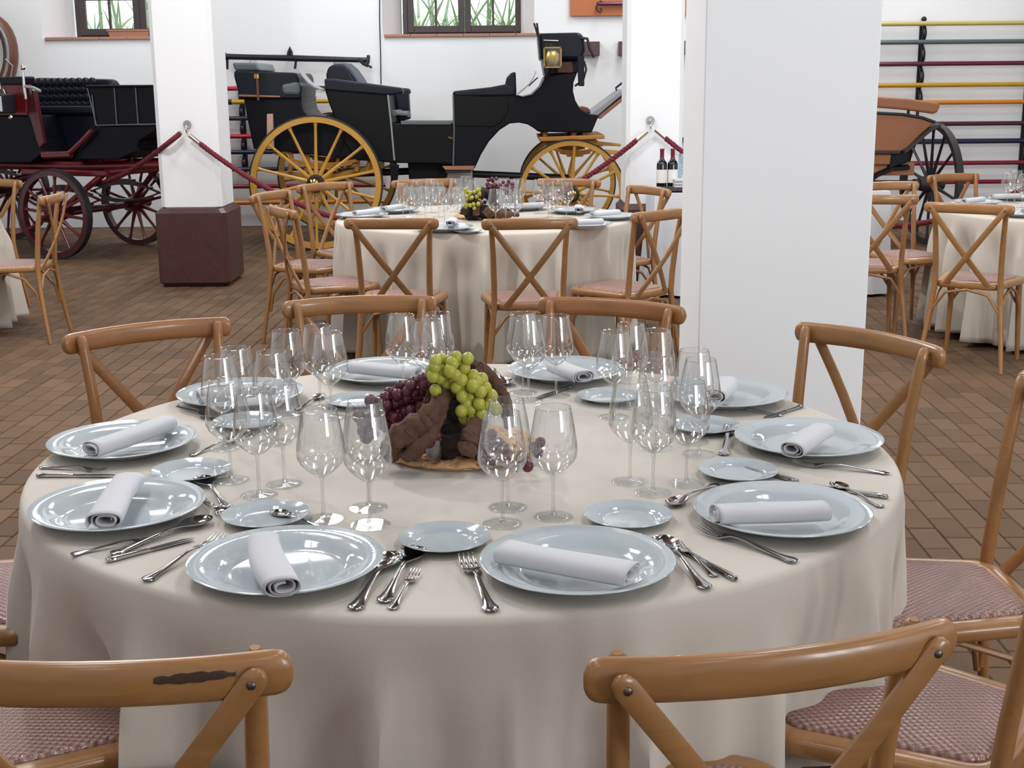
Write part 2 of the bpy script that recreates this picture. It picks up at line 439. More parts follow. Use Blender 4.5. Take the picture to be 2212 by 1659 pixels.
floor_obj = tag(MB().box(-8, 8, -3, WY, -0.12, -0.006).build('floor', M['mortar'], smooth=0), kind='structure')

def window(idx, x0, x1):
    """two casements of dark wood set deep in a splayed opening over a terracotta sill"""
    y = WY + 0.56; zb = SILL + 0.012; zt = HEAD - 0.02
    root = bpy.data.objects.new('window_%d' % idx, None); COL.objects.link(root); root.location = ((x0+x1)/2, y, zb)
    tag(root, kind='structure'); root['origin_shift'] = 1
    fr = MB(); fw = 0.055
    fr.box(x0, x0 + fw, y, y + 0.08, zb, zt); fr.box(x1 - fw, x1, y, y + 0.08, zb, zt)
    fr.box(x0, x1, y, y + 0.08, zb, zb + 0.03); fr.box(x0, x1, y, y + 0.08, zt - 0.05, zt)
    fr.build('frame', M['window_wood'], root, smooth=0, bevel=0.006)
    xm = (x0 + x1) / 2
    for a, b in ((x0 + fw, xm - 0.002), (xm + 0.002, x1 - fw)):
        s = MB(); sw = 0.07; ya, yb = y - 0.02, y + 0.03
        s.box(a, a + sw, ya, yb, zb + 0.03, zt - 0.05); s.box(b - sw, b, ya, yb, zb + 0.03, zt - 0.05)
        s.box(a + sw, b - sw, ya, yb, zb + 0.03, zb + 0.105); s.box(a + sw, b - sw, ya, yb, zt - 0.12, zt - 0.05)
        sash = s.build('sash', M['window_wood'], root, smooth=0, bevel=0.005)
        mu = MB(); c = (a + b) / 2
        mu.box(c - 0.013, c + 0.013, ya + 0.005, yb - 0.005, zb + 0.105, zt - 0.12)
        zm = [zb + 0.105 + (zt - zb - 0.225) * k / 3 for k in range(4)]
        for k in (1, 2): mu.box(a + sw, b - sw, ya + 0.006, yb - 0.006, zm[k] - 0.012, zm[k] + 0.012)
        o = mu.build('muntin', M['window_wood'], None, smooth=0); o.parent = sash; o.location = (-root.location.x, -root.location.y, -root.location.z)
        for k in range(3):
            for p, q in ((a + sw, c - 0.013), (c + 0.013, b - sw)):
                g = MB().box(p, q, y + 0.002, y + 0.006, zm[k] + 0.012 * (k > 0), zm[k+1] - 0.012 * (k < 2)).build('pane', M['pane'], None, smooth=0)
                g.parent = sash; g.location = (-root.location.x, -root.location.y, -root.location.z)
    sl = MB(); a, b = x0 - SPL - 0.005, x1 + SPL + 0.005
    k = 0; n = 6
    for i in range(n):
        t0 = a + (b - a) * i / n; t1 = a + (b - a) * (i + 1) / n
        o = MB().box(t0 + 0.002, t1 - 0.002, WY - 0.03, WY + 0.56, SILL - 0.022, SILL + 0.008).build('sill_tile', M['terracotta'], root, smooth=0, bevel=0.004)
F1 = (-4.8637, -4.8637 + 1.45)
F2 = (-1.1902, 0.1967)
window(1, *F1); window(2, *F2)

# blade-leaved plants in the garden beyond the windows
def leaf_mesh(name, L, w, bend, mat):
    mb = MB(); n = 7; vs = []; fs = []
    for i in range(n + 1):
        t = i / n; z = L * (t - 0.25 * bend * t * t); x = bend * L * t * t * 0.8
        ww = w * (1 - t) ** 0.7 * (0.55 + 0.45 * min(1, t * 6))
        vs += [(x, -ww, z + 0.15 * ww), (x - 0.1 * ww, 0, z), (x, ww, z + 0.15 * ww)]
    for i in range(n):
        for k in range(2):
            fs.append((i*3 + k, i*3 + k + 1, i*3 + k + 4, i*3 + k + 3))
    return mb.add(vs, fs).mesh(name, mat)
LEAVES = [leaf_mesh('leaf', 0.95, 0.03, 0.35, M['leaf']), leaf_mesh('leaf', 0.8, 0.034, 0.7, M['leaf_pale']), leaf_mesh('leaf', 1.1, 0.026, 0.15, M['leaf'])]
rng = random.Random(3)
def blade_plant(x, y, z, label):
    t = thing('garden_plant', label, 'plant', (x, y, 0), 0, None)
    MB().tube([(0, 0, 0), (0.02, 0, z * 0.5), (0, 0, z)], 0.04, 7).build('stem', M['bark'], t)
    for k in range(64):
        me = LEAVES[k % 3]
        o = bpy.data.objects.new('leaf', me); COL.objects.link(o); o.parent = t
        o.location = (rng.uniform(-0.3, 0.3), rng.uniform(-0.1, 0.1), z - 0.1 - 0.5 * rng.random())
        o.rotation_euler = (rng.uniform(-0.35, 0.35), rng.uniform(0.05, 0.95), rng.uniform(0, 2*PI))
        s = rng.uniform(0.8, 1.2); o.scale = (s, s, s)
blade_plant(-5.0, 16.65, 2.05, 'green spiky garden plant outside the left window, behind its first panes')
blade_plant(-4.3, 16.95, 2.2, 'pale spiky garden plant outside the left window, nearer the white pillar')
blade_plant(-1.15, 16.65, 2.1, 'spiky garden plant outside the middle window, behind its leftmost pane')
blade_plant(-0.5, 17.05, 2.15, 'spiky garden plant outside the middle window, behind the meeting sashes')
blade_plant(0.12, 16.65, 2.1, 'spiky garden plant outside the middle window, behind its rightmost pane')
tag(MB().box(-9, 9, 15.4, 26, -0.12, -0.02).build('garden_ground', simple('garden_soil', srgb(170, 160, 130), 0.9, var=0.2), smooth=0), kind='structure')
MB_t = MB()
tr = thing('planter_tray', 'long terracotta tray standing on the left window sill', 'tray', (-4.205, 14.900, 2.092))
_w = 0.21
MB_t.add([(-_w, -0.06, 0), (_w, -0.06, 0), (_w, 0.06, 0), (-_w, 0.06, 0), (-_w - 0.02, -0.075, 0.08), (_w + 0.02, -0.075, 0.08), (_w + 0.02, 0.075, 0.08), (-_w - 0.02, 0.075, 0.08)],
         [(3, 2, 1, 0), (0, 1, 5, 4), (1, 2, 6, 5), (2, 3, 7, 6), (3, 0, 4, 7), (4, 5, 6, 7)]).build('tray', M['terracotta'], tr, smooth=0, bevel=0.005)
MB().box(-_w - 0.028, _w + 0.028, -0.083, 0.083, 0.07, 0.086).build('rim', M['terracotta'], tr, smooth=0, bevel=0.004)
tr.location.z = SILL + 0.008

# ------------------------------------------------------------------ pillars
p = thing('square_pillar', 'wide white square pillar standing right behind the front table', 'pillar', (0.79, 4.17, 0)); p['kind'] = 'structure'
PXL, PXR = 0.5793, 1.0970
p.location = ((PXL + PXR) / 2, 4.17, 0); p['origin_shift'] = 1
MB().chbox(PXL, PXR, 3.95, 4.4, 0, 4.2, 0.004).build('shaft', M['pillar'], p, smooth=0)
p = thing('square_pillar', 'white pillar with dark maroon base, between the red and the yellow-wheeled carriages', 'pillar', (-2.45, 10.25, 0)); p['kind'] = 'structure'; p['origin_shift'] = 1
MB().chbox(-2.69, -2.22, 10.02, 10.5, 0.58, 4.2, 0.035).build('shaft', M['pillar'], p, smooth=0)
MB().chbox(-2.73, -2.18, 9.97, 10.56, 0, 0.605, 0.035).build('base', M['maroon_base'], p, smooth=0)
p = thing('square_pillar', 'white pillar behind the wine bottles, right of the yellow front wheel', 'pillar', (1.09, 10.25, 0)); p['kind'] = 'structure'; p['origin_shift'] = 1
MB().chbox(0.885, 1.315, 10.02, 10.5, 0.58, 4.2, 0.03).build('shaft', M['pillar'], p, smooth=0)
MB().chbox(0.85, 1.35, 9.97, 10.56, 0, 0.605, 0.035).build('base', M['maroon_base'], p, smooth=0)

def hook(x, y, z, label):
    t = thing('rope_hook', label, 'hook', (x, y, z))
    MB().tube([(0, 0, 0.03), (0, -0.02, 0.03)], 0.03, 14).build('plate', M['chrome'], t)
    MB().tube([(0, -0.02, 0.03), (0, -0.05, 0.02), (0, -0.06, -0.01), (0, -0.05, -0.03), (0, -0.035, -0.025)], 0.007, 8).build('ring', M['chrome'], t)
hook(-2.44, 10.02, 1.21, 'small chrome rope hook on the maroon-based left pillar')
hook(1.065, 10.02, 1.21, 'small chrome rope hook on the pillar above the wine bottles')

def rope(x0, x1, label, y=9.93, ze=1.18, pts=None):
    t = thing('barrier_rope', label, 'rope', ((x0 + x1)/2, y, 0.4275), 0, None, True)
    xm = (x0 + x1)/2; n = 90 if pts is None else -1; pts = pts or []
    for i in range(n + 1):
        x = x0 + (x1 - x0) * i / n
        pts.append((x, y, 0.4275 + 0.2466 * (x - xm) ** 2))
    main = pts[2:-2]
    mb = MB()
    for ph in (0, 2*PI/3, 4*PI/3):
        path = []
        for i in range(4 * (len(main) - 1) + 1):
            k = min(i // 4, len(main) - 2); f = i / 4 - k
            P = [main[k][c] * (1 - f) + main[k+1][c] * f for c in range(3)]
            a = ph + i * 0.9
            path.append((P[0], P[1] + 0.011 * math.cos(a), P[2] + 0.011 * math.sin(a)))
        mb.tube(path, 0.0125, 6)
    mb.build('strand', M['burgundy_rope'], t)
    for q in (pts[:3], pts[-3:]):
        MB().tube(q, 0.017, 10).build('end_cap', M['rope_end'], t)
rope(-2.41, 1.035, 'burgundy twisted rope sagging in front of the yellow-wheeled carriage')
def smooth_path(P, m):
    P = [Vector(p) for p in P]; out = []
    for i in range(len(P) - 1):
        p0, p1, p2, p3 = P[max(i-1, 0)], P[i], P[i+1], P[min(i+2, len(P)-1)]
        for k in range(m):
            f = k/m
            out.append(tuple(0.5*((2*p1) + (p2-p0)*f + (2*p0-5*p1+4*p2-p3)*f*f + (3*p1-p0-3*p2+p3)*f**3)))
    return out + [tuple(P[-1])]
rope(-3.9, -2.47, 'burgundy twisted rope from the maroon-based pillar down to the red carriage', pts=smooth_path([(-2.47, 9.93, 1.18), (-2.624, 9.960, 1.072), (-2.981, 10.600, 0.9126), (-3.382, 11.400, 0.7697), (-3.809, 12.000, 0.6447)], 14))
rope(1.095, 4.57, 'burgundy twisted rope sagging in front of the tan cart, right of the bottles')

# ------------------------------------------------------------------ wall racks with carriage poles
def pole(x0, x1, z, matname, label, y=14.42, r=0.024, z1=None, tip=None):
    z1 = z if z1 is None else z1
    t = thing('carriage_pole', label, 'pole', ((x0 + x1)/2, y, (z + z1)/2), 0, 'spare carriage poles on the wall racks', True)
    n = 6
    MB().tube([(x0 + (x1 - x0) * i / n, y, z + (z1 - z) * i / n) for i in range(n + 1)], [r * (1.08 - 0.16 * i / n) for i in range(n + 1)], 12).build('shaft', M['pole_' + matname], t)
    if tip: MB().tube([(x1, y, z1), (x1 + tip, y, z1)], r * 0.85, 12).build('tip', M['iron'], t)
    MB().tube([(x0 - 0.035, y, z), (x0 + 0.02, y, z)], r * 1.25, 12).build('ferrule', M['iron'], t)
LN = 'on the wall rack behind the yellow-wheeled carriage'
pole(-3.5148, -2.1101, 1.495, 'red', 'bright red carriage pole with black tip, topmost ' + LN, tip=0.18)
pole(-3.0367, -1.8649, 1.352, 'mustard', 'yellow carriage pole, second from the top ' + LN)
for z, c, nm in ((1.178, 'black', 'black carriage pole, third from the top '), (0.985, 'red', 'bright red carriage pole below the black one '), (0.815, 'navy', 'upper of two navy carriage poles '),
                 (0.63, 'navy', 'lower of two navy carriage poles '), (0.443, 'crimson', 'dark crimson carriage pole, second from the bottom '), (0.265, 'orange', 'orange carriage pole, lowest ')):
    pole(-3.5502, -1.3740, z, c, nm + LN)
RN = 'on the rack at right'
for z, c, nm in ((2.112, 'pale_yellow', 'pale yellow carriage pole, topmost '), (1.92, 'grey_green', 'grey-green carriage pole below the pale yellow one '), (1.692, 'plum', 'plum carriage pole with glossy dents, third from the top '),
                 (1.468, 'mustard', 'mustard yellow carriage pole in the middle '), (1.282, 'orange', 'orange carriage pole behind the tan backrest '), (1.054, 'dark_plum', 'dark plum carriage pole with a black end '),
                 (0.865, 'navy', 'thick navy carriage pole '), (0.63, 'crimson', 'crimson carriage pole level with the cart wheel hub '), (0.424, 'crimson', 'lowest crimson carriage pole ')):
    pole(3.0038, 6.4, z, c, nm + RN, r=0.029 if c == 'navy' else 0.025)
def rack_bracket(x, z0, z1, n, label, y=14.42):
    t = thing('rack_bracket', label, 'bracket', (x, WY, z0), 0, None, True)
    MB().box(x - 0.025, x + 0.025, WY - 0.02, WY, z0, z1).build('back_plate', M['iron'], t, smooth=0)
    mb = MB(); st = (z1 - z0) / n; pts = []
    for i in range(n * 8 + 1):
        f = (i / 8) % 1.0
        pts.append((x, WY - 0.03 - 0.09 * abs(math.sin(PI * (i / 8))) , z0 + st * i / 8))
    mb.tube(pts, (0.022, 0.013), 8, up=(0, 1, 0))
    mb.build('arm', M['iron'], t)
    MB().ball((x, WY - 0.06, z1 + 0.03), 0.03).build('finial', M['iron'], t)
rack_bracket(4.4749, 1.2, 2.13, 4, 'black iron bracket holding the poles above the tan cart')
rack_bracket(5.6607, 0.4, 2.13, 8, 'black iron pole bracket at the right edge of the photo')
rack_bracket(-2.9280, 0.6, 1.52, 5, 'black iron pole bracket beside the maroon-based pillar')
rack_bracket(-2.0653, 0.22, 0.62, 2, 'black iron pole bracket seen through the big yellow wheel')

# long black swingle bar with iron fittings above the left rack
t = thing('draught_bar', 'long black draught pole with iron fittings high on the white wall', 'pole', (-2.297, 14.420, 1.807), 0, None, True)
b0, b1 = (-3.084, 14.420, 1.833), (-1.523, 14.420, 1.781)
MB().tube([tuple(b0[c] + (b1[c] - b0[c]) * i / 8 for c in range(3)) for i in range(9)], [0.032, 0.03, 0.03, 0.032, 0.034, 0.032, 0.03, 0.028, 0.028], 12).build('bar', M['iron'], t)
MB().tube([(-3.104, 14.420, 1.833), (-3.054, 14.420, 1.833)], 0.042, 12).build('end_cap', M['iron'], t)
MB().tube([(-3.040, 14.420, 1.813), (-3.047, 14.420, 1.697)], 0.014, 8).build('hanger', M['iron'], t)
MB().tube([(-2.297, 14.420, 1.797), (-2.317, 14.420, 1.696)], 0.014, 8).build('hanger', M['iron'], t)
MB().tube([(-2.386, 14.420, 1.817), (-2.373, 14.420, 1.875), (-2.361, 14.420, 1.919), (-2.348, 14.420, 1.875), (-2.346, 14.420, 1.817)], 0.018, 8).build('loop', M['iron'], t)
MB().tube([(-1.621, 14.400, 1.791), (-1.565, 14.380, 1.742), (-1.536, 14.380, 1.722), (-1.520, 14.380, 1.761), (-1.515, 14.400, 1.829)], 0.02, 8).build('clevis', M['iron'], t)
MB().tube([(-1.545, 14.380, 1.742), (-1.480, 14.360, 1.702)], 0.012, 8).build('pin', M['iron'], t)
for q in ((-2.795, 14.420, 1.821), (-1.897, 14.420, 1.799)):
    MB().tube([q, (q[0], WY, q[2])], 0.012, 8).build('wall_pin', M['iron'], t)
# thin cable down the wall
MB_c = MB().tube([(-1.384, 14.540, 2.602), (-1.396, 14.535, 2.219), (-1.398, 14.535, 1.831), (-1.403, 14.540, 1.527)], 0.006, 6)
tag(MB_c.build('wall_cable', M['iron']), 'thin dark cable running down the wall left of the middle window', 'cable')
# orange board with an iron-hooked whip, and small brown wall blocks
t = thing('display_board', 'orange wall board right of the middle window, top edge out of frame', 'board', (1.002, 14.500, 2.293), 0, None, True)
q0, q1 = (0.664, 14.520, 2.225), (1.503, 14.520, 2.218)
MB().box(q0[0], 1.9528, 14.5, WY - 0.004, q0[2], q0[2] + 0.55).build('panel', M['orange_board'], t, smooth=0, bevel=0.004)
t = thing('coach_whip', 'dark plum whip handle with a curled iron hook fixed on the orange board', 'whip', (1.098, 14.460, 2.338), 0, None, True)
MB().tube([(0.959, 14.460, 2.348), (1.247, 14.460, 2.346), (1.495, 14.460, 2.349)], 0.02, 10).build('handle', M['pole_plum'], t)
MB().tube([(0.9985, 14.460, 2.377), (0.9539, 14.460, 2.358), (0.9393, 14.460, 2.310), (0.9545, 14.460, 2.272), (0.9844, 14.460, 2.257), (0.9991, 14.460, 2.286), (0.9791, 14.460, 2.301)], 0.008, 8).build('curl', M['iron'], t)
MB().tube([(1.048, 14.460, 2.348), ((1.048, 14.460, 2.348)[0], 14.5, (1.048, 14.460, 2.348)[2])], 0.008, 8).build('pin', M['iron'], t)
for a, b, lb in ((1262, 1299, 'brown wooden wall block behind the driver seat of the black carriage'), (1340, 1362, 'brown wooden wall block left of the bottle pillar, half hidden'), (1458, 1483, 'brown wooden wall block just right of the bottle pillar')):
    x0, x1 = (a - 1106.0) / 2800.0 * 14.18, (b - 1106.0) / 2800.0 * 14.18
    z0 = (0.93, 14.500, 1.806)[2]; z1 = (0.9291, 14.500, 1.956)[2]
    tag(MB().box(x0, x1, 14.42, WY, z0, z1).build('wall_block', M['bracket_wood'], smooth=0, bevel=0.006), lb, 'wall block')
tag(MB().box(1.8419, 1.9285, 14.49, WY, (1.878, 14.500, 0.8833)[2], (1.877, 14.500, 0.9284)[2]).build('wall_socket', M['pole_navy'], smooth=0, bevel=0.004), 'small dark blue box on the wall right of the bottle pillar', 'box')

# ------------------------------------------------------------------ carriages
def wheel(parent, c, R, nsp, mats, wd=0.05, rim=0.045, hub_r=0.07, hub_l=0.22, phase=0.0, out=-1, spw=0.017, groove=True, name='wheel', label=None):
    """wheel in the local x-z plane about an axle along y; rim mesh is the part, tyre, hub, cap and spokes its sub-parts"""
    felloe, tyre, spoke, hubm, capm = mats
    n = 56
    w = MB()
    prof = [(R - 0.012, -wd/2), (R - 0.012, wd/2), (R - rim, wd/2), (R - rim, -wd/2)]
    if groove:
        prof = [(R - 0.012, -wd/2), (R - 0.012, wd/2), (R - rim, wd/2), (R - rim, -wd/2), (R - rim*0.62, -wd/2 - 0.006), (R - rim*0.5, -wd/2 + 0.008), (R - rim*0.38, -wd/2 - 0.006)]
    X = Matrix.Rotation(PI/2, 4, 'X')
    w.lathe(prof, n, X, close=True)
    o = w.build(name, felloe, None, smooth=30)
    o.parent = parent; o.location = c
    if label: o['label'] = label
    def sub(mb, nm, m, sm=30):
        q = mb.build(nm, m, None, smooth=sm); q.parent = o; return q
    sub(MB().lathe([(R, -wd/2 - 0.002), (R, wd/2 + 0.002), (R - 0.014, wd/2 + 0.002), (R - 0.014, -wd/2 - 0.002)], n, X, close=True), 'tyre', tyre)
    sub(MB().lathe([(0, -hub_l/2), (hub_r*0.75, -hub_l/2), (hub_r, -hub_l*0.15), (hub_r, hub_l*0.15), (hub_r*0.8, hub_l/2), (0, hub_l/2)], 20, X), 'hub', hubm)
    s = -out   # rotation about X by +90 deg maps z to -y
    sub(MB().lathe([(0, s*hub_l/2), (hub_r*0.62, s*hub_l/2), (hub_r*0.6, s*(hub_l/2 + 0.05)), (hub_r*0.35, s*(hub_l/2 + 0.07)), (0, s*(hub_l/2 + 0.07))], 18, X), 'hub_cap', capm)
    sm = MB().tube([(0, 0, hub_r*0.8), (0, 0, hub_r*1.6), (0, 0, R*0.5), (0, 0, R - rim - 0.05), (0, 0, R - rim + 0.006)], [(spw*1.25, spw*1.1), (spw*1.2, spw), (spw*0.85, spw*0.8), (spw*0.8, spw*0.75), (spw*1.25, spw*1.1)], 8, up=(0, 1, 0)).mesh('spoke', spoke)
    for k in range(nsp):
        q = bpy.data.objects.new('spoke', sm); COL.objects.link(q); q.parent = o
        q.rotation_euler = (0, phase + 2*PI*k/nsp, 0)
    return o

def leaf_spring(mb, x0, x1, y, z, sag, th=0.008, wd=0.045, n=4):
    for i in range(n):
        a = x0 + (x1-x0)*0.12*i; b = x1 - (x1-x0)*0.12*i
        pts = []
        for k in range(11):
            t = -1 + 2*k/10; s = t*(b-a)/(x1-x0)
            pts.append(((a+b)/2 + t*(b-a)/2, y, z + sag*(s*s) - (th*1.9)*i*math.copysign(1, sag)))
        mb.tube(pts, (wd/2, th), 6, up=(0, 0, 1), power=4)
    return mb

# ---- black carriage with yellow wheels
YN, YF = 12.45, 13.45
A = thing('wagonette_carriage', 'black horse carriage with yellow wheels and box seats, in front of the middle window', 'carriage', (-0.6, 12.95, 0), 0, None, True)
P_, B_ = M['black_paint'], M['green_black']
rear = [(-2.428, 0.9376), (-2.445, 1.037), (-2.474, 1.225), (-2.498, 1.409), (-1.951, 1.412), (-1.958, 1.362), (-1.944, 1.293), (-1.907, 1.242), (-1.790, 1.224), (-1.666, 1.265), (-1.595, 1.188), (-1.492, 1.024), (-1.454, 0.8601), (-1.626, 0.8443), (-2.023, 0.8996)]
MB().prism(rear, YN + 0.02, YF - 0.02).build('rear_body', P_, A, smooth=0, bevel=0.01)
tub = [(-1.731, 1.487), (-1.139, 1.435), (-1.116, 1.167), (-1.092, 0.7964), (-1.456, 0.8255), (-1.588, 1.025), (-1.630, 1.180), (-1.694, 1.347)]
MB().prism(tub, YN, YF).build('rear_tub', B_, A, smooth=0, bevel=0.012)
MB().prism([(-1.130, 1.167), (-0.5279, 1.162), (-0.5174, 0.7828), (-1.105, 0.7965)], YN - 0.004, YF).build('door_panel', B_, A, smooth=0, bevel=0.01)
MB().prism([(-1.024, 1.187), (-0.5537, 1.183), (-0.5544, 1.149), (-1.025, 1.153)], YN - 0.02, YN + 0.03).build('door_rail', M['grey_leather'], A, smooth=0, bevel=0.004)
MB().tube([((-0.5828, 1.034)[0], YN - 0.03, (-0.5828, 1.034)[1]), ((-0.535, 1.020)[0], YN - 0.03, (-0.535, 1.020)[1])], 0.011, 8).build('door_handle', M['brass'], A)
front = [(-0.5312, 1.451), (0.04969, 1.417), (0.1277, 1.399), (0.2146, 1.419), (0.293, 1.495), (0.3409, 1.591), (0.635, 1.614), (0.6006, 1.526), (0.5965, 1.446), (0.6184, 1.361), (0.6664, 1.280), (0.745, 1.236), (0.8409, 1.223), (0.8022, 1.133), (0.772, 1.061),
         (0.2697, 1.074), (0.2262, 1.108), (0.1696, 1.143), (0.08689, 1.161), (-0.0003974, 1.153), (-0.09698, 1.094), (-0.1987, 0.9874), (-0.2748, 0.8673), (-0.3382, 0.7335), (-0.5443, 0.757)]
MB().prism(front, YN, YF).build('front_body', P_, A, smooth=0, bevel=0.012)
MB().prism([(-0.5189, 1.417), (-0.01994, 1.396), (-0.01227, 1.285), (-0.06559, 1.175), (-0.1534, 1.124), (-0.5241, 1.136)], YN - 0.012, YN + 0.01).build('front_panel', B_, A, smooth=0, bevel=0.006)
MB().tube([((-0.5275, 1.421)[0], YN - 0.01, (-0.5275, 1.421)[1]), ((-0.5247, 1.102)[0], YN - 0.01, (-0.5247, 1.102)[1]), ((-0.5396, 0.7699)[0], YN - 0.01, (-0.5396, 0.7699)[1])], 0.008, 6).build('edge_moulding', M['grey_leather'], A)
MB().tube([((-1.139, 1.427)[0], YN - 0.008, (-1.139, 1.427)[1]), ((-1.117, 1.158)[0], YN - 0.008, (-1.117, 1.158)[1]), ((-1.096, 0.8224)[0], YN - 0.008, (-1.096, 0.8224)[1])], 0.009, 6).build('edge_moulding', M['fender'], A)
# upholstery of the rear seat: padded rim, fluted backrest, inner side and cushion
MB().prism([(-1.732, 1.580), (-1.645, 1.579), (-1.447, 1.552), (-1.003, 1.489), (-0.9958, 1.434), (-1.139, 1.418), (-1.723, 1.470)], YN - 0.015, YN + 0.14).build('armrest_padding', M['navy_leather'], A, smooth=0, bevel=0.02)
MB().prism([(-1.733, 1.554), (-0.9989, 1.480), (-0.9917, 1.425), (-1.724, 1.461)], YF - 0.16, YF).build('armrest_padding', M['navy_leather'], A, smooth=0, bevel=0.02)
MB().prism([(-1.139, 1.422), (-1.008, 1.476), (-0.9983, 1.183), (-1.112, 1.158)], YF - 0.2, YF - 0.05).build('inner_side', M['navy_leather'], A, smooth=0, bevel=0.01)
bk = MB(); bx0 = (-1.733, 1.546); bx1 = (-1.439, 1.526); top = (-1.631, 1.709)
bk.prism([bx0, (-1.734, 1.622), (-1.714, 1.684), (-1.666, 1.709), (-1.575, 1.708), (-1.521, 1.662), (-1.480, 1.594), bx1], YN + 0.16, YF - 0.16)
bo = bk.build('seat_backrest', M['navy_leather'], A, smooth=0, bevel=0.02)
for k in range(9):
    y = YN + 0.2 + k * 0.072
    q = MB().tube([((-1.657, 1.709)[0], y, (-1.657, 1.709)[1]), ((-1.571, 1.704)[0], y, (-1.571, 1.704)[1] + 0.006), ((-1.521, 1.658)[0] + 0.01, y, (-1.521, 1.658)[1]), ((-1.476, 1.590)[0] + 0.012, y, (-1.476, 1.590)[1]), ((-1.439, 1.531)[0] + 0.01, y, (-1.439, 1.531)[1])], (0.034, 0.02), 8, up=(0, 0, 1))
    q.build('flute', M['stripe_leather'], None).parent = bo
for fl in [c for c in bpy.data.objects if c.name.startswith('flute')]: fl.location = (-A.location.x, -A.location.y, 0)
MB().tube([((-1.110, 1.252)[0], y, (-1.110, 1.252)[1]) for y in (YN + 0.1, YF - 0.2)], (0.05, 0.028), 10, up=(0, 0, 1)).build('seat_cushion', M['grey_leather'], A)
MB().tube([((-1.127, 1.252)[0], YN + 0.3, (-1.127, 1.252)[1]), ((-0.9706, 1.242)[0], YN + 0.3, (-0.9706, 1.242)[1])], (0.22, 0.03), 10, up=(0, 0, 1)).build('seat_cushion', M['grey_leather'], A)
# front passenger seat upholstery
MB().prism([(-0.5312, 1.455), (-0.1751, 1.490), (-0.03617, 1.515), (0.0502, 1.480), (0.06264, 1.408), (-0.01118, 1.404), (-0.5191, 1.404)], YN - 0.015, YN + 0.14).build('armrest_padding', M['navy_leather'], A, smooth=0, bevel=0.02)
MB().prism([(-0.045, 1.498), (-0.02695, 1.573), (0.01237, 1.615), (0.06006, 1.632), (0.06702, 1.412), (-0.002463, 1.408)], YN + 0.05, YF - 0.1).build('seat_backrest', M['navy_leather'], A, smooth=0, bevel=0.02)
MB().prism([(-0.5312, 1.455), (0.0502, 1.480), (0.04962, 1.408), (-0.5191, 1.404)], YF - 0.16, YF).build('armrest_padding', M['navy_leather'], A, smooth=0, bevel=0.02)
# fenders
def fender(name, pts, w0, w1, mat):
    mb = MB(); vs = []; fs = []
    for i, (x, z) in enumerate(pts):
        vs += [(x, w0, z), (x, w1, z), (x, w1, z - 0.014), (x, w0, z - 0.014)]
    for i in range(len(pts) - 1):
        for k in range(4):
            a = i*4 + k; b = i*4 + (k+1) % 4; fs.append((a, b, b + 4, a + 4))
    fs += [(3, 2, 1, 0), tuple(len(vs) - 4 + k for k in range(4))]
    mb.add(vs, fs); mb.build(name, mat, A, smooth=30)
fender('fender', [(-1.950, 1.720), (-1.936, 1.665), (-1.903, 1.610), (-1.854, 1.551), (-1.799, 1.513), (-1.727, 1.482)], YN - 0.2, YN + 0.06, M['fender'])
fender('fender', [(0.246, 1.634), (0.2241, 1.580), (0.1848, 1.521), (0.1369, 1.479), (0.06711, 1.425)], YN - 0.2, YN + 0.06, M['fender'])
fender('fender', [(0.263, 1.579), (0.2239, 1.546), (0.1804, 1.504)], YN - 0.16, YN - 0.02, M['iron'])
# groom's box behind
gb = MB().prism([(-2.539, 1.464), (-2.570, 1.608), (-2.566, 1.662), (-1.989, 1.636), (-1.969, 1.590), (-1.967, 1.539), (-1.942, 1.514), (-1.956, 1.412), (-1.965, 1.396), (-2.529, 1.400)], YN - 0.02, YF - 0.05)
gb.build('groom_seat', M['navy_leather'], A, smooth=0, bevel=0.03)
MB().prism([(-2.571, 1.658), (-2.597, 1.734), (-2.364, 1.732), (-2.334, 1.656)], YN + 0.05, YF - 0.1).build('groom_backrest', M['grey_leather'], A, smooth=0, bevel=0.02)
MB().prism([(-2.128, 1.528), (-1.966, 1.556), (-1.943, 1.505), (-1.964, 1.429), (-2.119, 1.439)], YN - 0.05, YN + 0.2).build('seat_cushion', M['grey_leather'], A, smooth=0, bevel=0.03)
MB().cbox(((-2.358, 1.606)[0], YN - 0.03, (-2.358, 1.606)[1]), (0.045, 0.02, 0.05)).build('buckle', M['brass'], A, smooth=0, bevel=0.006)
MB().cbox(((-2.350, 1.500)[0], YN - 0.03, (-2.351, 1.488)[1]), (0.02, 0.016, 0.2)).build('strap', M['brown_leather'], A, smooth=0)
MB().prism([(-2.531, 1.443), (-2.146, 1.427), (-2.147, 1.414), (-2.532, 1.426)], YN - 0.03, YN).build('seat_rail', M['brown_wood'], A, smooth=0)
MB().prism([(-2.280, 1.262), (-2.224, 1.262), (-2.231, 0.9359), (-2.297, 0.9365)], YN - 0.02, YN + 0.03).build('wooden_strip', M['pink_panel'], A, smooth=0, bevel=0.004)
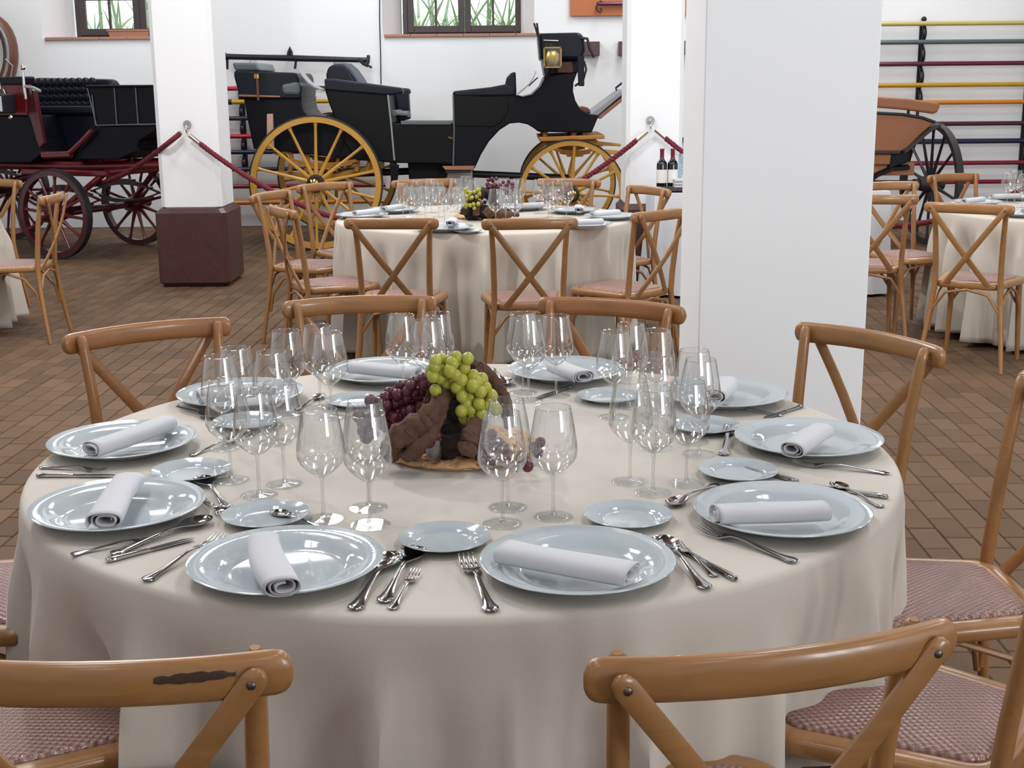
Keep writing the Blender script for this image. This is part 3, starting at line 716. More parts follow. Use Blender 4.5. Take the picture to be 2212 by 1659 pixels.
# driver's box seat
MB().prism([(0.2732, 1.972), (0.6555, 1.977), (0.6986, 1.935), (0.712, 1.810), (0.6735, 1.735), (0.2938, 1.730)], YN - 0.02, YF - 0.1).build('driver_seat', M['navy_leather'], A, smooth=0, bevel=0.03)
MB().prism([(0.3111, 1.739), (0.6476, 1.744), (0.6566, 1.643), (0.6394, 1.601), (0.3366, 1.587)], YN + 0.12, YF - 0.12).build('seat_riser', M['iron'], A, smooth=0, bevel=0.02)
MB().prism([(0.4578, 1.716), (0.5873, 1.719), (0.5961, 1.610), (0.4491, 1.611)], YN + 0.04, YN + 0.11).build('riser_panel', M['brown_leather'], A, smooth=0, bevel=0.01)
MB().prism([(0.6303, 1.769), (0.6993, 1.769), (0.7004, 1.491), (0.6441, 1.492)], YN - 0.03, YN + 0.0).build('leather_flap', M['navy_leather'], A, smooth=0, bevel=0.008)
MB().tube([((0.6995, 1.718)[0], YN - 0.02, (0.6995, 1.718)[1]), ((0.7171, 1.643)[0], YN - 0.03, (0.7171, 1.643)[1]), ((0.6915, 1.550)[0], YN - 0.02, (0.6915, 1.550)[1]), ((0.6137, 1.492)[0], YN, (0.6137, 1.492)[1])], 0.01, 8).build('strap', M['iron'], A)
MB().tube([((0.6643, 1.927)[0], YN - 0.03, (0.6643, 1.927)[1]), ((0.7245, 1.919)[0], YN - 0.05, (0.7245, 1.919)[1]), ((0.7464, 1.835)[0], YN - 0.05, (0.7464, 1.835)[1]), ((0.7899, 1.751)[0], YN - 0.05, (0.7899, 1.751)[1])], 0.014, 8).build('seat_handle', M['iron'], A)
for xx in (1160, 1166):
    MB().tube([((0.2939, 1.739)[0], YN - 0.03, (0.2939, 1.739)[1]), ((0.2815, 1.897)[0], YN - 0.03, (0.2815, 1.897)[1]), ((xx - 1106) * 0.00432, YN - 0.03, (0.2779, 2.063)[1])], 0.01, 8).build('rail_rod', M['iron'], A)
MB().tube([((0.3203, 1.910)[0], YN - 0.03, (0.3203, 1.910)[1]), ((0.4579, 1.904)[0], YN - 0.03, (0.4579, 1.904)[1])], 0.01, 8).build('seat_fitting', M['chrome'], A)
lx, lz = (0.3974, 1.750)
lo = MB().cbox((lx, YN - 0.14, lz), (0.16, 0.15, 0.185)).build('lamp', M['iron'], A, smooth=0, bevel=0.012)
fr = MB(); y = YN - 0.22
for d in ((-0.077, 0, 0.012, 0.18), (0.077, 0, 0.012, 0.18), (0, -0.087, 0.166, 0.012), (0, 0.087, 0.166, 0.012)):
    fr.cbox((lx + d[0], y, lz + d[1]), (d[2], 0.016, d[3]))
q = fr.build('lamp_frame', M['brass'], None, smooth=0); q.parent = lo; q.location = (-A.location.x, -A.location.y, 0)
q = MB().ball((lx, YN - 0.215, lz - 0.005), (0.068, 0.012, 0.075), 16, 10).build('lamp_reflector', M['brass'], None); q.parent = lo; q.location = (-A.location.x, -A.location.y, 0)
q = MB().cbox((lx, YN - 0.232, lz), (0.15, 0.004, 0.17)).build('lamp_glass', M['pane'], None, smooth=0); q.parent = lo; q.location = (-A.location.x, -A.location.y, 0)
MB().tube([(lx - 0.01, YN - 0.14, lz + 0.09), (lx - 0.01, YN - 0.14, lz + 0.13)], 0.05, 14).build('lamp_chimney', M['iron'], A)
MB().tube([(lx - 0.02, YN - 0.14, lz - 0.09), (lx - 0.06, YN - 0.1, lz - 0.19)], 0.02, 10).build('lamp_stem', M['iron'], A)
# dash and footboard
MB().prism([(0.7624, 1.228), (1.082, 1.459), (1.083, 1.425), (0.8322, 1.219)], YN + 0.06, YF - 0.06).build('footboard', M['fender'], A, smooth=0, bevel=0.005)
MB().prism([(0.8322, 1.210), (1.091, 1.412), (1.092, 1.369), (0.8586, 1.184)], YN + 0.08, YF - 0.08).build('footboard_lining', M['brown_wood'], A, smooth=0, bevel=0.005)
MB().tube([((1.009, 1.446)[0], YN + 0.04, (1.009, 1.446)[1]), ((0.9996, 1.472)[0], YN + 0.04, (0.9996, 1.472)[1]), ((1.064, 1.522)[0], YN + 0.04, (1.064, 1.522)[1])], 0.01, 8).build('brake_lever', M['iron'], A)
MB().prism([(0.6491, 1.263), (0.6664, 1.292), (0.7273, 1.300), (0.7622, 1.279), (0.7755, 1.236), (0.7014, 1.237)], YN + 0.15, YF - 0.3).build('foot_mat_roll', M['brown_leather'], A, smooth=0, bevel=0.015)
# underside: step boards, axles, springs, perch
MB().prism([(-0.9869, 0.7955), (-0.6139, 0.7923), (-0.6262, 0.6184), (-0.9784, 0.6215)], YN + 0.2, YF - 0.2).build('under_box', P_, A, smooth=0, bevel=0.01)
MB().prism([(-0.6452, 0.7622), (-0.3333, 0.7638), (-0.3515, 0.7249), (-0.6152, 0.7272)], YN - 0.02, YN + 0.45).build('step_board', M['brown_wood'], A, smooth=0, bevel=0.005)
MB().prism([(-0.6152, 0.7228), (-0.3779, 0.7208), (-0.3782, 0.699), (-0.6157, 0.7011)], YN - 0.01, YN + 0.4).build('step_bracket', M['iron'], A, smooth=0)
MB().prism([(-1.141, 0.7968), (-1.053, 0.7787), (-1.076, 0.5874), (-1.129, 0.5966)], YN - 0.04, YN + 0.02).build('side_step', P_, A, smooth=0, bevel=0.006)
MB().prism([(0.2695, 1.026), (0.8945, 1.042), (0.8992, 1.004), (0.2781, 0.9833)], YN + 0.0, YF - 0.0).build('turntable', M['ochre_wood'], A, smooth=0, bevel=0.008)
MB().prism([(0.2912, 0.9832), (0.8248, 1.004), (0.8515, 0.9353), (0.3874, 0.9307)], YN + 0.1, YF - 0.1).build('fifth_wheel', M['ochre_wood'], A, smooth=0, bevel=0.02)
MB().prism([(0.7025, 0.9797), (1.088, 0.9376), (1.088, 0.9117), (0.7377, 0.9276)], 12.9, 12.98).build('draught_pole', M['yellow_paint'], A, smooth=0, bevel=0.006)
MB().prism([(0.8692, 0.9093), (1.088, 0.8901), (1.089, 0.8599), (0.9222, 0.857)], YN + 0.02, YN + 0.06).build('splinter_bar', M['yellow_paint'], A, smooth=0, bevel=0.006)
for xx in ((0.3351, 1.052)[0], (0.6061, 1.049)[0], (0.7109, 1.048)[0]):
    for yy in (YN + 0.1, YF - 0.1):
        MB().tube([(xx, yy, (0.3352, 1.077)[1]), (xx, yy, (0.335, 1.013)[1])], [0.03, 0.024], 10).build('support_post', M['ochre_wood'], A)
fz = (0.5751, 0.8873)[1]; rz = (-1.807, 0.844)[1]
for yy in (12.5, 13.4):
    leaf_spring(MB(), (0.3379, 0.8894)[0], (0.8986, 0.8845)[0], yy, fz, 0.06).build('front_spring', M['ochre_wood'], A)
    leaf_spring(MB(), (-2.252, 0.8478)[0], (-1.259, 0.8393)[0], yy, rz - 0.05, 0.1).build('rear_spring', M['ochre_wood'], A)
RC, FC = (-1.817, 0.6259), (0.5758, 0.5063)
for nm, cc, r in (('rear_axle', RC, 0.035), ('front_axle', FC, 0.032)):
    MB().tube([(cc[0], 12.2, cc[1]), (cc[0], 13.7, cc[1])], r, 10).build(nm, M['yellow_paint'], A)
MB().prism([((-2.251, 0.7196)[0], (-2.251, 0.7196)[1]), (-2.032, 0.7003), (-1.769, 0.6806), (-1.370, 0.7641), (-1.211, 0.7974), (-1.213, 0.7367), (-1.505, 0.6783), (-1.815, 0.62), (-2.122, 0.6575)], 12.6, 12.68).build('side_perch', M['yellow_paint'], A, smooth=0, bevel=0.01)
MB().tube([(RC[0] - 0.3, 12.95, RC[1] + 0.02), (RC[0] + 0.8, 12.95, RC[1] + 0.06), (FC[0], 12.95, FC[1] + 0.1)], 0.035, 10).build('perch', M['iron'], A)
for xx in ((-2.110, 0.9003)[0], (-1.957, 0.899)[0], (-1.672, 0.8966)[0], (-1.475, 0.8949)[0], (-1.366, 0.8939)[0]):
    MB().tube([(xx, YN + 0.1, (-2.108, 0.9435)[1]), (xx + 0.03, YN + 0.1, (-2.113, 0.8355)[1]), (xx, YN + 0.1, (-2.119, 0.7184)[1])], [0.03, 0.018, 0.026], 8).build('spring_shackle', M['ochre_wood'], A)
YW = (M['yellow_paint'], M['rubber'], M['yellow_paint'], M['iron'], M['brass'])
lc = lambda c, y: (c[0] - A.location.x, y - A.location.y, c[1])
wheel(A, lc(RC, 12.25), RC[1], 14, YW, 0.055, 0.066, 0.085, 0.24, phase=0.03, label='large near rear wheel, yellow with black hub')
wheel(A, lc(FC, 12.25), FC[1], 12, YW, 0.05, 0.058, 0.075, 0.22, phase=0.06, label='small near front wheel, yellow')
wheel(A, lc((RC[0] + 0.02, RC[1]), 13.65), RC[1], 14, YW, 0.055, 0.066, 0.085, 0.24, phase=0.1, out=1)
wheel(A, lc((FC[0] + 0.02, FC[1]), 13.65), FC[1], 12, YW, 0.05, 0.058, 0.075, 0.22, phase=0.2, out=1)
t = thing('support_block', 'white block standing under the step of the black carriage', 'block', (-0.517, 12.950, 0.4085), 0, None, True)
t.location.z = 0
MB().box((-0.6163, 0.6706)[0], (-0.3699, 0.6685)[0], 12.75, 13.3, 0, (-0.6159, 0.688)[1]).build('block', M['block_white'], t, smooth=0, bevel=0.008)

# ---- dark red carriage at left (local x along its length, local y away from the viewer)
ang = math.atan2(-0.4, 0.917)
Bc = thing('break_carriage', 'black carriage with dark red wheels and buttoned navy seat, left of the maroon-based pillar', 'carriage', (-3.9, 12.3, 0), ang)
yn = -0.46; yf = 0.5
def extr(poly, a, b, nm, m, bev=0.01, sm=0): return MB().prism(poly, a, b).build(nm, m, Bc, smooth=sm, bevel=bev)
low = [(-1.437, 1.272), (-0.2764, 1.273), (-0.2248, 1.068), (-0.1747, 0.9398), (-0.3268, 0.8503), (-1.501, 0.8324)]
extr(low, yn, yf, 'body', M['black_paint'])
extr([(-1.374, 1.560), (-0.2783, 1.551), (-0.3008, 1.274), (-1.416, 1.272)], yn - 0.02, yn + 0.06, 'red_side_panel', M['red_paint'])
extr([(-1.377, 1.610), (-0.2741, 1.620), (-0.2834, 1.543), (-1.386, 1.551)], yn - 0.03, yn + 0.1, 'side_padding', M['navy_leather'], 0.015)
extr([(-0.3024, 1.543), (-0.2057, 1.493), (-0.186, 1.294), (-0.1523, 1.026), (-0.2488, 0.9426), (-0.3076, 1.273)], yn, yn + 0.05, 'door_pillar', M['maroon_wheel'])
# buttoned seat across the middle
sb = extr([(-0.7886, 1.605), (-0.6852, 1.612), (0.1639, 1.592), (0.2085, 1.554), (0.2034, 1.336), (-0.8207, 1.337)], 0.1, 0.22, 'seat_backrest', M['navy_leather'], 0.03)
bt = MB().ball((0, 0, 0), (0.014, 0.008, 0.014), 8, 6).mesh('button', M['black_paint'])
pf = MB().ball((0, 0, 0), (0.05, 0.03, 0.05), 10, 8).mesh('tuft', M['navy_leather'])
s0, s1 = (-0.7196, 1.561), (-0.04204, 1.379)
for r_ in range(4):
    for k in range(10 - (r_ % 2)):
        x = s0[0] + (k + 0.5 * (r_ % 2)) * 0.078; z = s0[1] - r_ * 0.066
        q = bpy.data.objects.new('tuft', pf); COL.objects.link(q); q.parent = sb; q.location = (x, 0.092, z)
        q = bpy.data.objects.new('button', bt); COL.objects.link(q); q.parent = sb; q.location = (x + 0.039, 0.07, z)
extr([(-0.4926, 1.354), (0.1937, 1.353), (0.1857, 1.275), (-0.4908, 1.274)], -0.15, 0.12, 'seat_cushion', M['navy_leather'], 0.025)
extr([(-0.5378, 1.273), (0.1422, 1.273), (0.1394, 1.140), (-0.01889, 0.9704), (-0.4751, 0.9439)], -0.1, 0.12, 'seat_front', M['navy_leather'], 0.01)
# panelled box at the right
for i, (xa, xb, xc, xd) in enumerate(((186, 246, 210, 252), (246, 292, 252, 297), (292, 343, 297, 344))):
    pl = [(0.3875, 1.530), (0.694, 1.527), (0.6922, 1.195), (0.4709, 1.186)] if i == 0 else ([(0.6991, 1.527), (0.9251, 1.530), (0.9195, 1.196), (0.6973, 1.195)] if i == 1 else [(0.9301, 1.530), (1.152, 1.532), (1.154, 1.205), (0.9245, 1.196)])
    extr(pl, yn, yn + 0.06, 'box_panel', M['black_paint'], 0.008)
for pa, pb in (((0.7017, 1.520), (0.7007, 1.195)), ((0.9322, 1.518), (0.9327, 1.196)), ((0.4049, 1.514), (0.4744, 1.186)), ((0.4503, 1.454), (0.4649, 1.194)), ((0.4748, 1.190), (1.157, 1.205))):
    MB().tube([(pa[0], yn - 0.006, pa[1]), (pb[0], yn - 0.006, pb[1])], 0.006, 6).build('panel_bead', M['grey_leather'], Bc)
extr([(0.3883, 1.538), (1.158, 1.536), (1.156, 1.512), (0.3859, 1.514)], yn - 0.02, yf, 'box_rim', M['black_paint'])
extr([(0.4588, 1.185), (1.127, 1.196), (1.083, 1.141), (0.9055, 1.056), (0.8799, 0.9959), (0.9274, 0.9645), (0.8357, 0.9554), (0.6565, 0.8926), (0.2185, 0.8863), (0.142, 0.8646), (0.2628, 1.006)], yn + 0.02, yf, 'boot', M['black_paint'])
MB().tube([((0.4393, 1.146)[0], yn - 0.03, (0.4393, 1.146)[1]), ((0.3151, 1.052)[0], yn - 0.03, (0.3151, 1.052)[1]), ((0.1902, 0.9653)[0], yn - 0.03, (0.1902, 0.9653)[1]), ((0.1456, 0.9443)[0], yn - 0.03, (0.1456, 0.9443)[1]), ((-0.155, 0.9364)[0], yn - 0.03, (-0.155, 0.9364)[1])], (0.018, 0.022), 8, up=(0, 0, 1)).build('red_moulding', M['red_paint'], Bc)
MB().tube([((-0.1515, 0.9199)[0], yn - 0.02, (-0.1515, 0.9199)[1]), ((0.1761, 0.9324)[0], yn - 0.02, (0.1761, 0.9324)[1])], 0.03, 8).build('sill_rail', M['red_paint'], Bc)
# chrome grab rod, lever, lamp
MB().tube([((-0.2641, 1.421)[0], yn - 0.05, (-0.2641, 1.421)[1]), ((-0.2715, 1.539)[0], yn - 0.05, (-0.2715, 1.539)[1]), ((-0.2706, 1.680)[0], yn - 0.05, (-0.2706, 1.680)[1])], [0.016, 0.014, 0.011], 10).build('grab_rod', M['chrome'], Bc)
MB().ball(((-0.2687, 1.696)[0], yn - 0.05, (-0.2687, 1.696)[1]), 0.024).build('rod_knob', M['chrome'], Bc)
MB().tube([((-0.2617, 1.531)[0], yn - 0.05, (-0.2617, 1.531)[1]), ((-0.1559, 1.518)[0], yn - 0.06, (-0.1559, 1.518)[1]), ((-0.07917, 1.489)[0], yn - 0.06, (-0.07917, 1.489)[1])], [0.012, 0.016, 0.013], 10).build('brake_handle', M['fender'], Bc)
lx, lz = (-0.4544, 1.382)
lo = MB().cbox((lx, yn - 0.16, lz), (0.19, 0.16, 0.17)).build('lamp', M['iron'], Bc, smooth=0, bevel=0.012)
for dx in (-0.05, 0.05):
    q = MB().cbox((lx + dx, yn - 0.245, lz), (0.085, 0.012, 0.14)).build('lamp_pane', M['chrome'], None, smooth=0, bevel=0.012); q.parent = lo
q = MB().tube([(lx, yn - 0.16, lz + 0.085), (lx, yn - 0.16, lz + 0.13)], [0.07, 0.045], 14).build('lamp_cap', M['chrome'], None); q.parent = lo
q = MB().tube([(lx, yn - 0.16, lz + 0.13), (lx, yn - 0.16, lz + 0.19)], [0.018, 0.012], 10).build('lamp_finial', M['chrome'], None); q.parent = lo
q = MB().ball((lx + 0.1, yn - 0.16, lz - 0.12), 0.022).build('lamp_knob', M['chrome'], None); q.parent = lo
# undercarriage
R1 = 0.405
def bz(px): return px
z_a = (0.3364, 0.8365)[1]
MB().tube([(-1.9, -0.3, z_a - 0.02), (0.2, -0.3, z_a - 0.02), (1.3, -0.3, z_a + 0.02)], [0.04, 0.042, 0.036], 10).build('shaft_pole', M['red_paint'], Bc)
MB().tube([(-1.9, 0.3, z_a - 0.02), (0.2, 0.3, z_a - 0.02), (1.3, 0.3, z_a + 0.02)], [0.04, 0.042, 0.036], 10).build('shaft_pole', M['red_paint'], Bc)
for y in (-0.42, 0.42):
    mb = MB(); leaf_spring(mb, -0.42, 0.42, y, R1 + 0.05, 0.08, n=4); leaf_spring(mb, -0.42, 0.42, y, R1 + 0.2, -0.08, n=4)
    mb.build('elliptic_spring', M['maroon_wheel'], Bc)
    mb = MB(); leaf_spring(mb, -2.1, -1.15, y, R1 + 0.12, 0.08, n=4); leaf_spring(mb, -2.1, -1.15, y, R1 + 0.28, -0.08, n=4)
    mb.build('elliptic_spring', M['maroon_wheel'], Bc)
MB().box(-0.5, 0.5, -0.42, 0.42, z_a - 0.1, z_a - 0.045).build('turntable', M['red_paint'], Bc, smooth=0, bevel=0.015)
MB().tube([(0, -0.62, R1), (0, 0.62, R1)], 0.035, 10).build('front_axle', M['maroon_wheel'], Bc)
MB().tube([(-1.62, -0.62, 0.5), (-1.62, 0.62, 0.5)], 0.035, 10).build('rear_axle', M['maroon_wheel'], Bc)
MB().tube([(-1.62, 0, 0.5), (-0.5, 0, z_a - 0.08), (0.1, 0, z_a - 0.08)], 0.035, 10).build('perch', M['red_paint'], Bc)
for x, y in ((-0.35, -0.3), (0.35, -0.3), (0.7, -0.3), (-0.35, 0.3), (0.35, 0.3), (0.7, 0.3)):
    MB().tube([(x, y, z_a), (x, y, z_a + 0.09)], 0.016, 8).build('stay', M['iron'], Bc)
for s in (-1, 1):
    MB().tube([(0.0, s*0.5, R1 + 0.02), (0.45, s*0.36, z_a - 0.06), (0.75, s*0.3, z_a - 0.03)], [0.024, 0.03, 0.024], 8).build('fork', M['red_paint'], Bc)
RW = (M['maroon_wheel'], M['rubber'], M['red_paint'], M['maroon_wheel'], M['maroon_wheel'])
wheel(Bc, (0, -0.56, R1), R1, 12, RW, 0.06, 0.06, 0.08, 0.26, groove=False, phase=0.1, label='near dark red wheel with a thick black tyre')
wheel(Bc, (0, 0.56, R1), R1, 12, RW, 0.06, 0.05, 0.075, 0.26, groove=False, phase=0.3, out=1)
wheel(Bc, (-1.62, -0.58, 0.5), 0.5, 14, RW, 0.06, 0.05, 0.075, 0.24, groove=False)
wheel(Bc, (-1.62, 0.58, 0.5), 0.5, 14, RW, 0.06, 0.05, 0.075, 0.24, groove=False, phase=0.2, out=1)
# brown leather horse collar on the wall at the left edge
hc = thing('horse_collar', 'brown leather horse collar hanging on the wall at the left edge', 'horse collar', (-5.541, 14.300, 1.861), 0, None, True)
cx, _, cz = (-5.550, 14.300, 1.871)
pts = [(cx + 0.22 * math.sin(a) * (1 + 0.12*math.cos(a)), 14.32, cz + 0.36 * math.cos(a)) for a in [2*PI*k/28 for k in range(28)]]
MB().tube(pts, [(0.075, 0.1)] * 28, 12, up=(0, 1, 0), closed=True).build('padding', M['brown_leather'], hc)
MB().tube([(x*1.0 + (x - cx)*0.02, 14.22, z + (z - cz)*0.02) for x, y, z in pts], 0.016, 8, closed=True).build('hame', M['fender'], hc)
MB().tube([(cx, 14.32, cz + 0.36), (cx, WY - 0.004, cz + 0.4)], 0.02, 8).build('peg', M['bracket_wood'], hc)
MB().tube([(cx + 0.2, 14.2, cz - 0.05), (cx + 0.27, 14.2, cz - 0.12), (cx + 0.22, 14.2, cz - 0.3)], 0.008, 6).build('trace', M['fender'], hc)

# ---- tan two-wheeled cart at right
angC = math.radians(95)
Cc = thing('gig_cart', 'small cart with tan leather backrest and black wheels at right, by the pole rack', 'cart', (3.0395, 12.3, 0), 0, None, True)
MB().prism([(2.468, 1.362), (2.760, 1.389), (3.347, 1.375), (3.599, 1.357), (3.882, 1.318), (3.897, 1.285), (3.875, 1.232), (3.838, 1.220), (3.605, 1.254), (3.352, 1.277), (2.765, 1.286), (2.472, 1.256)], 11.98, 12.06).build('backrest_rail', M['orange_leather'], Cc, smooth=0, bevel=0.02)
for xx in ((3.624, 1.225)[0], (3.708, 1.225)[0], (2.767, 1.233)[0]):
    MB().tube([(xx, 12.03, (3.622, 1.262)[1]), (xx, 12.03, (3.626, 1.180)[1])], 0.014, 8).build('rail_post', M['iron'], Cc)
MB().prism([(2.518, 1.165), (2.767, 1.220), (3.326, 1.224), (3.566, 1.210), (3.736, 1.179), (3.856, 1.137), (3.745, 1.039), (3.618, 0.907), (3.564, 0.8867), (2.528, 0.8956)], 12.0, 12.06).build('back_panel', M['orange_leather'], Cc, smooth=0, bevel=0.012)
MB().tube([(p_[0], 12.0, p_[1]) for p_ in ((2.517, 1.173), (2.767, 1.229), (3.325, 1.232), (3.565, 1.218), (3.744, 1.187), (3.864, 1.145))], 0.014, 8).build('panel_rail', M['iron'], Cc)
MB().prism([(2.529, 0.8706), (3.493, 0.8623), (3.474, 0.7664), (2.533, 0.7745)], 12.0, 12.06).build('lower_panel', M['orange_leather'], Cc, smooth=0, bevel=0.01)
MB().prism([(2.528, 0.8998), (3.568, 0.8908), (3.561, 0.8617), (2.529, 0.8706)], 11.98, 12.7).build('seat_board', M['iron'], Cc, smooth=0, bevel=0.006)
MB().prism([(3.468, 0.8625), (3.661, 0.8817), (3.642, 0.7901), (3.509, 0.741), (3.468, 0.7246)], 12.0, 12.5).build('side_bracket', M['black_paint'], Cc, smooth=0, bevel=0.01)
fn = MB(); fp = [(3.890, 1.137), (3.817, 1.096), (3.729, 1.022), (3.649, 0.9484), (3.576, 0.8908)]
vs = []; fs = []
for x, z in fp: vs += [(x, 11.9, z), (x, 12.5, z), (x, 12.5, z - 0.02), (x, 11.9, z - 0.02)]
for i in range(4):
    for k in range(4): a = i*4 + k; b = i*4 + (k+1) % 4; fs.append((a, b, b+4, a+4))
fn.add(vs, fs).build('fender', M['dark_wheel'], Cc, smooth=30)
MB().tube([(p_[0], 12.1, p_[1]) for p_ in ((3.263, 0.5835), (3.377, 0.6751), (3.509, 0.7326), (3.657, 0.7397))], (0.12, 0.03), 8, up=(0, 0, 1)).build('spring', M['black_paint'], Cc)
WC = (3.968, 12.350, 0.5902); RWH = 0.565
DW = (M['dark_wheel'], M['dark_wheel'], M['dark_wheel'], M['dark_wheel'], M['iron'])
for k, (xw, lab) in enumerate(((WC[0], 'worn black right wheel of the cart, seen at a slant'), (WC[0] - 1.3, None))):
    w_ = wheel(Cc, (xw - Cc.location.x, 12.35 - 12.3, RWH), RWH, 14, DW, 0.06, 0.05, 0.08, 0.24, groove=False, label=lab, out=1)
    w_.rotation_euler = (0, math.radians(-4) if False else 0, math.radians(100))
MB().tube([(WC[0] + 0.02, 12.35, RWH), (WC[0] - 1.32, 12.35, RWH)], 0.035, 10).build('axle', M['iron'], Cc)
MB().box(WC[0] - 1.1, WC[0] - 0.25, 12.05, 13.0, RWH + 0.1, RWH + 0.22).build('floor_box', M['brown_wood'], Cc, smooth=0, bevel=0.01)
for yy in (-1, 1):
    MB().tube([(WC[0] - 0.65 + yy*0.35, 12.4, RWH + 0.14), (WC[0] - 0.65 + yy*0.33, 13.3, RWH + 0.2), (WC[0] - 0.65 + yy*0.3, 14.1, 0.35)], 0.028, 8).build('shaft', M['dark_wheel'], Cc)

# ------------------------------------------------------------------ cross-back chairs (local: facing +y, origin on the floor under the seat)
def seat_outline(inset=0.0, n=6):
    fw, rw, y0, y1, r = 0.208 - inset, 0.168 - inset, -0.198 + inset, 0.207 - inset, 0.085 - inset * 0.8
    corners = [((fw - r, y1 - r), 0), ((-fw + r, y1 - r), PI/2), ((-rw + r*0.7, y0 + r*0.7), PI), ((rw - r*0.7, y0 + r*0.7), 1.5*PI)]
    pts = []
    for (c, a0), k in zip(corners, (1, 1, 0.7, 0.7)):
        for i in range(n + 1):
            a = a0 + (PI/2) * i / n
            pts.append((c[0] + r*k*math.cos(a), c[1] + r*k*math.sin(a)))
    return pts

def make_chair(label):
    t = thing('cross_back_chair', label, 'chair'); W = M['wood']; tree = []
    def part(nm, mb, m=W, sm=45):
        o = mb.build(nm, m, t, smooth=sm); tree.append((o, [])); return o
    part('seat_frame', MB().tube([(x, y, 0.449) for x, y in seat_outline(0.012)], (0.024, 0.019), 12, up=(0, 0, 1), closed=True, power=3.2))
    pad = MB(); ol = seat_outline(0.03); n = len(ol); vs = []; fs = []
    rings = [(1.0, 0.450), (1.0, 0.463), (0.985, 0.4705), (0.94, 0.474), (0.7, 0.478), (0.35, 0.480)]
    for s, z in rings: vs += [(x*s, y*s + 0.004*(1-s), z) for x, y in ol]
    vs.append((0, 0.004, 0.481))
    for i in range(len(rings) - 1):
        for k in range(n): fs.append((i*n + k, i*n + (k+1) % n, (i+1)*n + (k+1) % n, (i+1)*n + k))
    b = (len(rings) - 1)*n
    fs += [(b + k, b + (k+1) % n, len(vs) - 1) for k in range(n)]
    part('woven_seat', pad.add(vs, fs), M['cane'], 60)
    for s in (-1, 1):
        P = [(s*0.218, -0.245, 0), (s*0.203, -0.225, 0.14), (s*0.185, -0.205, 0.3), (s*0.170, -0.194, 0.45), (s*0.170, -0.203, 0.56), (s*0.175, -0.222, 0.72), (s*0.183, -0.244, 0.85), (s*0.1855, -0.249, 0.876), (s*0.186, -0.25, 0.883)]
        part('back_post', MB().tube(P, [0.0115, 0.0125, 0.0145, (0.016, 0.0155), 0.0155, 0.0145, 0.0135, 0.012, 0.006], 10))
        part('leg', MB().tube([(s*0.178, 0.176, 0.445), (s*0.184, 0.182, 0.3), (s*0.195, 0.196, 0), ], [0.0185, 0.016, 0.012], 10))
        # bentwood braces at the side
        part('brace', MB().tube([(s*0.19, 0.186, 0.19), (s*0.186, 0.17, 0.3), (s*0.18, 0.11, 0.39), (s*0.178, 0.0, 0.428), (s*0.176, -0.11, 0.39), (s*0.181, -0.18, 0.3), (s*0.187, -0.2, 0.19)], 0.0085, 8))
        # flat cross slat, bolted to the outer face of the rail
        a, q = Vector((s*0.192, -0.2945, 0.862)), Vector((-s*0.112, -0.205, 0.452))
        pts = []
        for i in range(9):
            f = i / 8; p = a.lerp(q, f); p.y += -0.020 * math.sin(PI * f) - (0.005 if s > 0 else -0.004) * math.sin(PI * f); pts.append(p)
        dd = (pts[0] - pts[1]).normalized(); pts = [pts[0] + dd*0.016, pts[0] + dd*0.012] + pts
        part('cross_slat', MB().tube(pts, [(0.004, 0.004), (0.011, 0.0055)] + [(0.0155, 0.006)] * 9, 10, up=(0, -1, 0), power=2.8))
        part('bolt', MB().ball((s*0.190, -0.3005, 0.8595), (0.0055, 0.0025, 0.0055), 12, 6), M['bolt'])
        part('bolt', MB().ball((s*0.184, -0.234, 0.853), (0.0045, 0.0025, 0.0045), 12, 6), M['bolt'])
    for y, x, z in ((0.188, 0.19, 0.19), (-0.205, 0.185, 0.2)):
        part('brace', MB().tube([(-x, y, z), (-x*0.95, y, z + 0.11), (-x*0.6, y, 0.405), (0, y, 0.428), (x*0.6, y, 0.405), (x*0.95, y, z + 0.11), (x, y, z)], 0.0085, 8))
    us = [0, .15, .3, .45, .6, .72, .82, .88, .915, .945, .965, .98, .99, .997]
    rl = []; rr = []
    for u in [-q for q in us[:0:-1]] + us:
        x = 0.230*u
        rl.append((x, -0.262 - 0.042*(1 - u*u), 0.8605 + 0.004*(1-u*u)))
        e = max(0.0, (abs(u) - 0.9) / 0.1); k = (max(0.0, 1 - e**2.6)) ** (1/2.6)
        rr.append((0.0125 * (0.6 + 0.4*k), 0.0275*max(k, 0.2)))
    part('top_rail', MB().tube(rl, rr, 14, up=(0, 0, 1), power=2.6))
    return t, tree

CHAIRS = []
def seat_from_rail(A, B, tbl):
    """A, B: ends of the top rail on the plan; the chair faces the table"""
    ax, ay, bx, by = A[0], A[1], B[0], B[1]
    mx, my = (ax + bx)/2, (ay + by)/2; dx, dy = bx - ax, by - ay; L = math.hypot(dx, dy)
    fx, fy = -dy/L, dx/L
    if fx*(tbl[0]-mx) + fy*(tbl[1]-my) < 0: fx, fy = -fx, -fy
    return (mx + 0.275*fx, my + 0.275*fy, math.atan2(-fx, fy))
def seat_at(x, y, face_deg):
    a = math.radians(face_deg); return (x, y, a - PI/2)
TM, TB, TR, TL = (-0.099, 2.662), (-0.15, 7.66), (3.5, 7.8), (-4.15, 8.1)
G_M, G_B, G_R, G_L = 'chairs around the front table', 'chairs around the middle back table', 'chairs around the right-hand table', 'chairs around the left-hand table'
WARM, HAZED, PALE, DEEP_ = (1, 0.97, 0.92, 1), (0.95, 0.95, 0.97, 1), (1.0, 1.0, 0.94, 1), (0.98, 0.88, 0.78, 1)  # the back-table tint puts haze and light into the wood colour
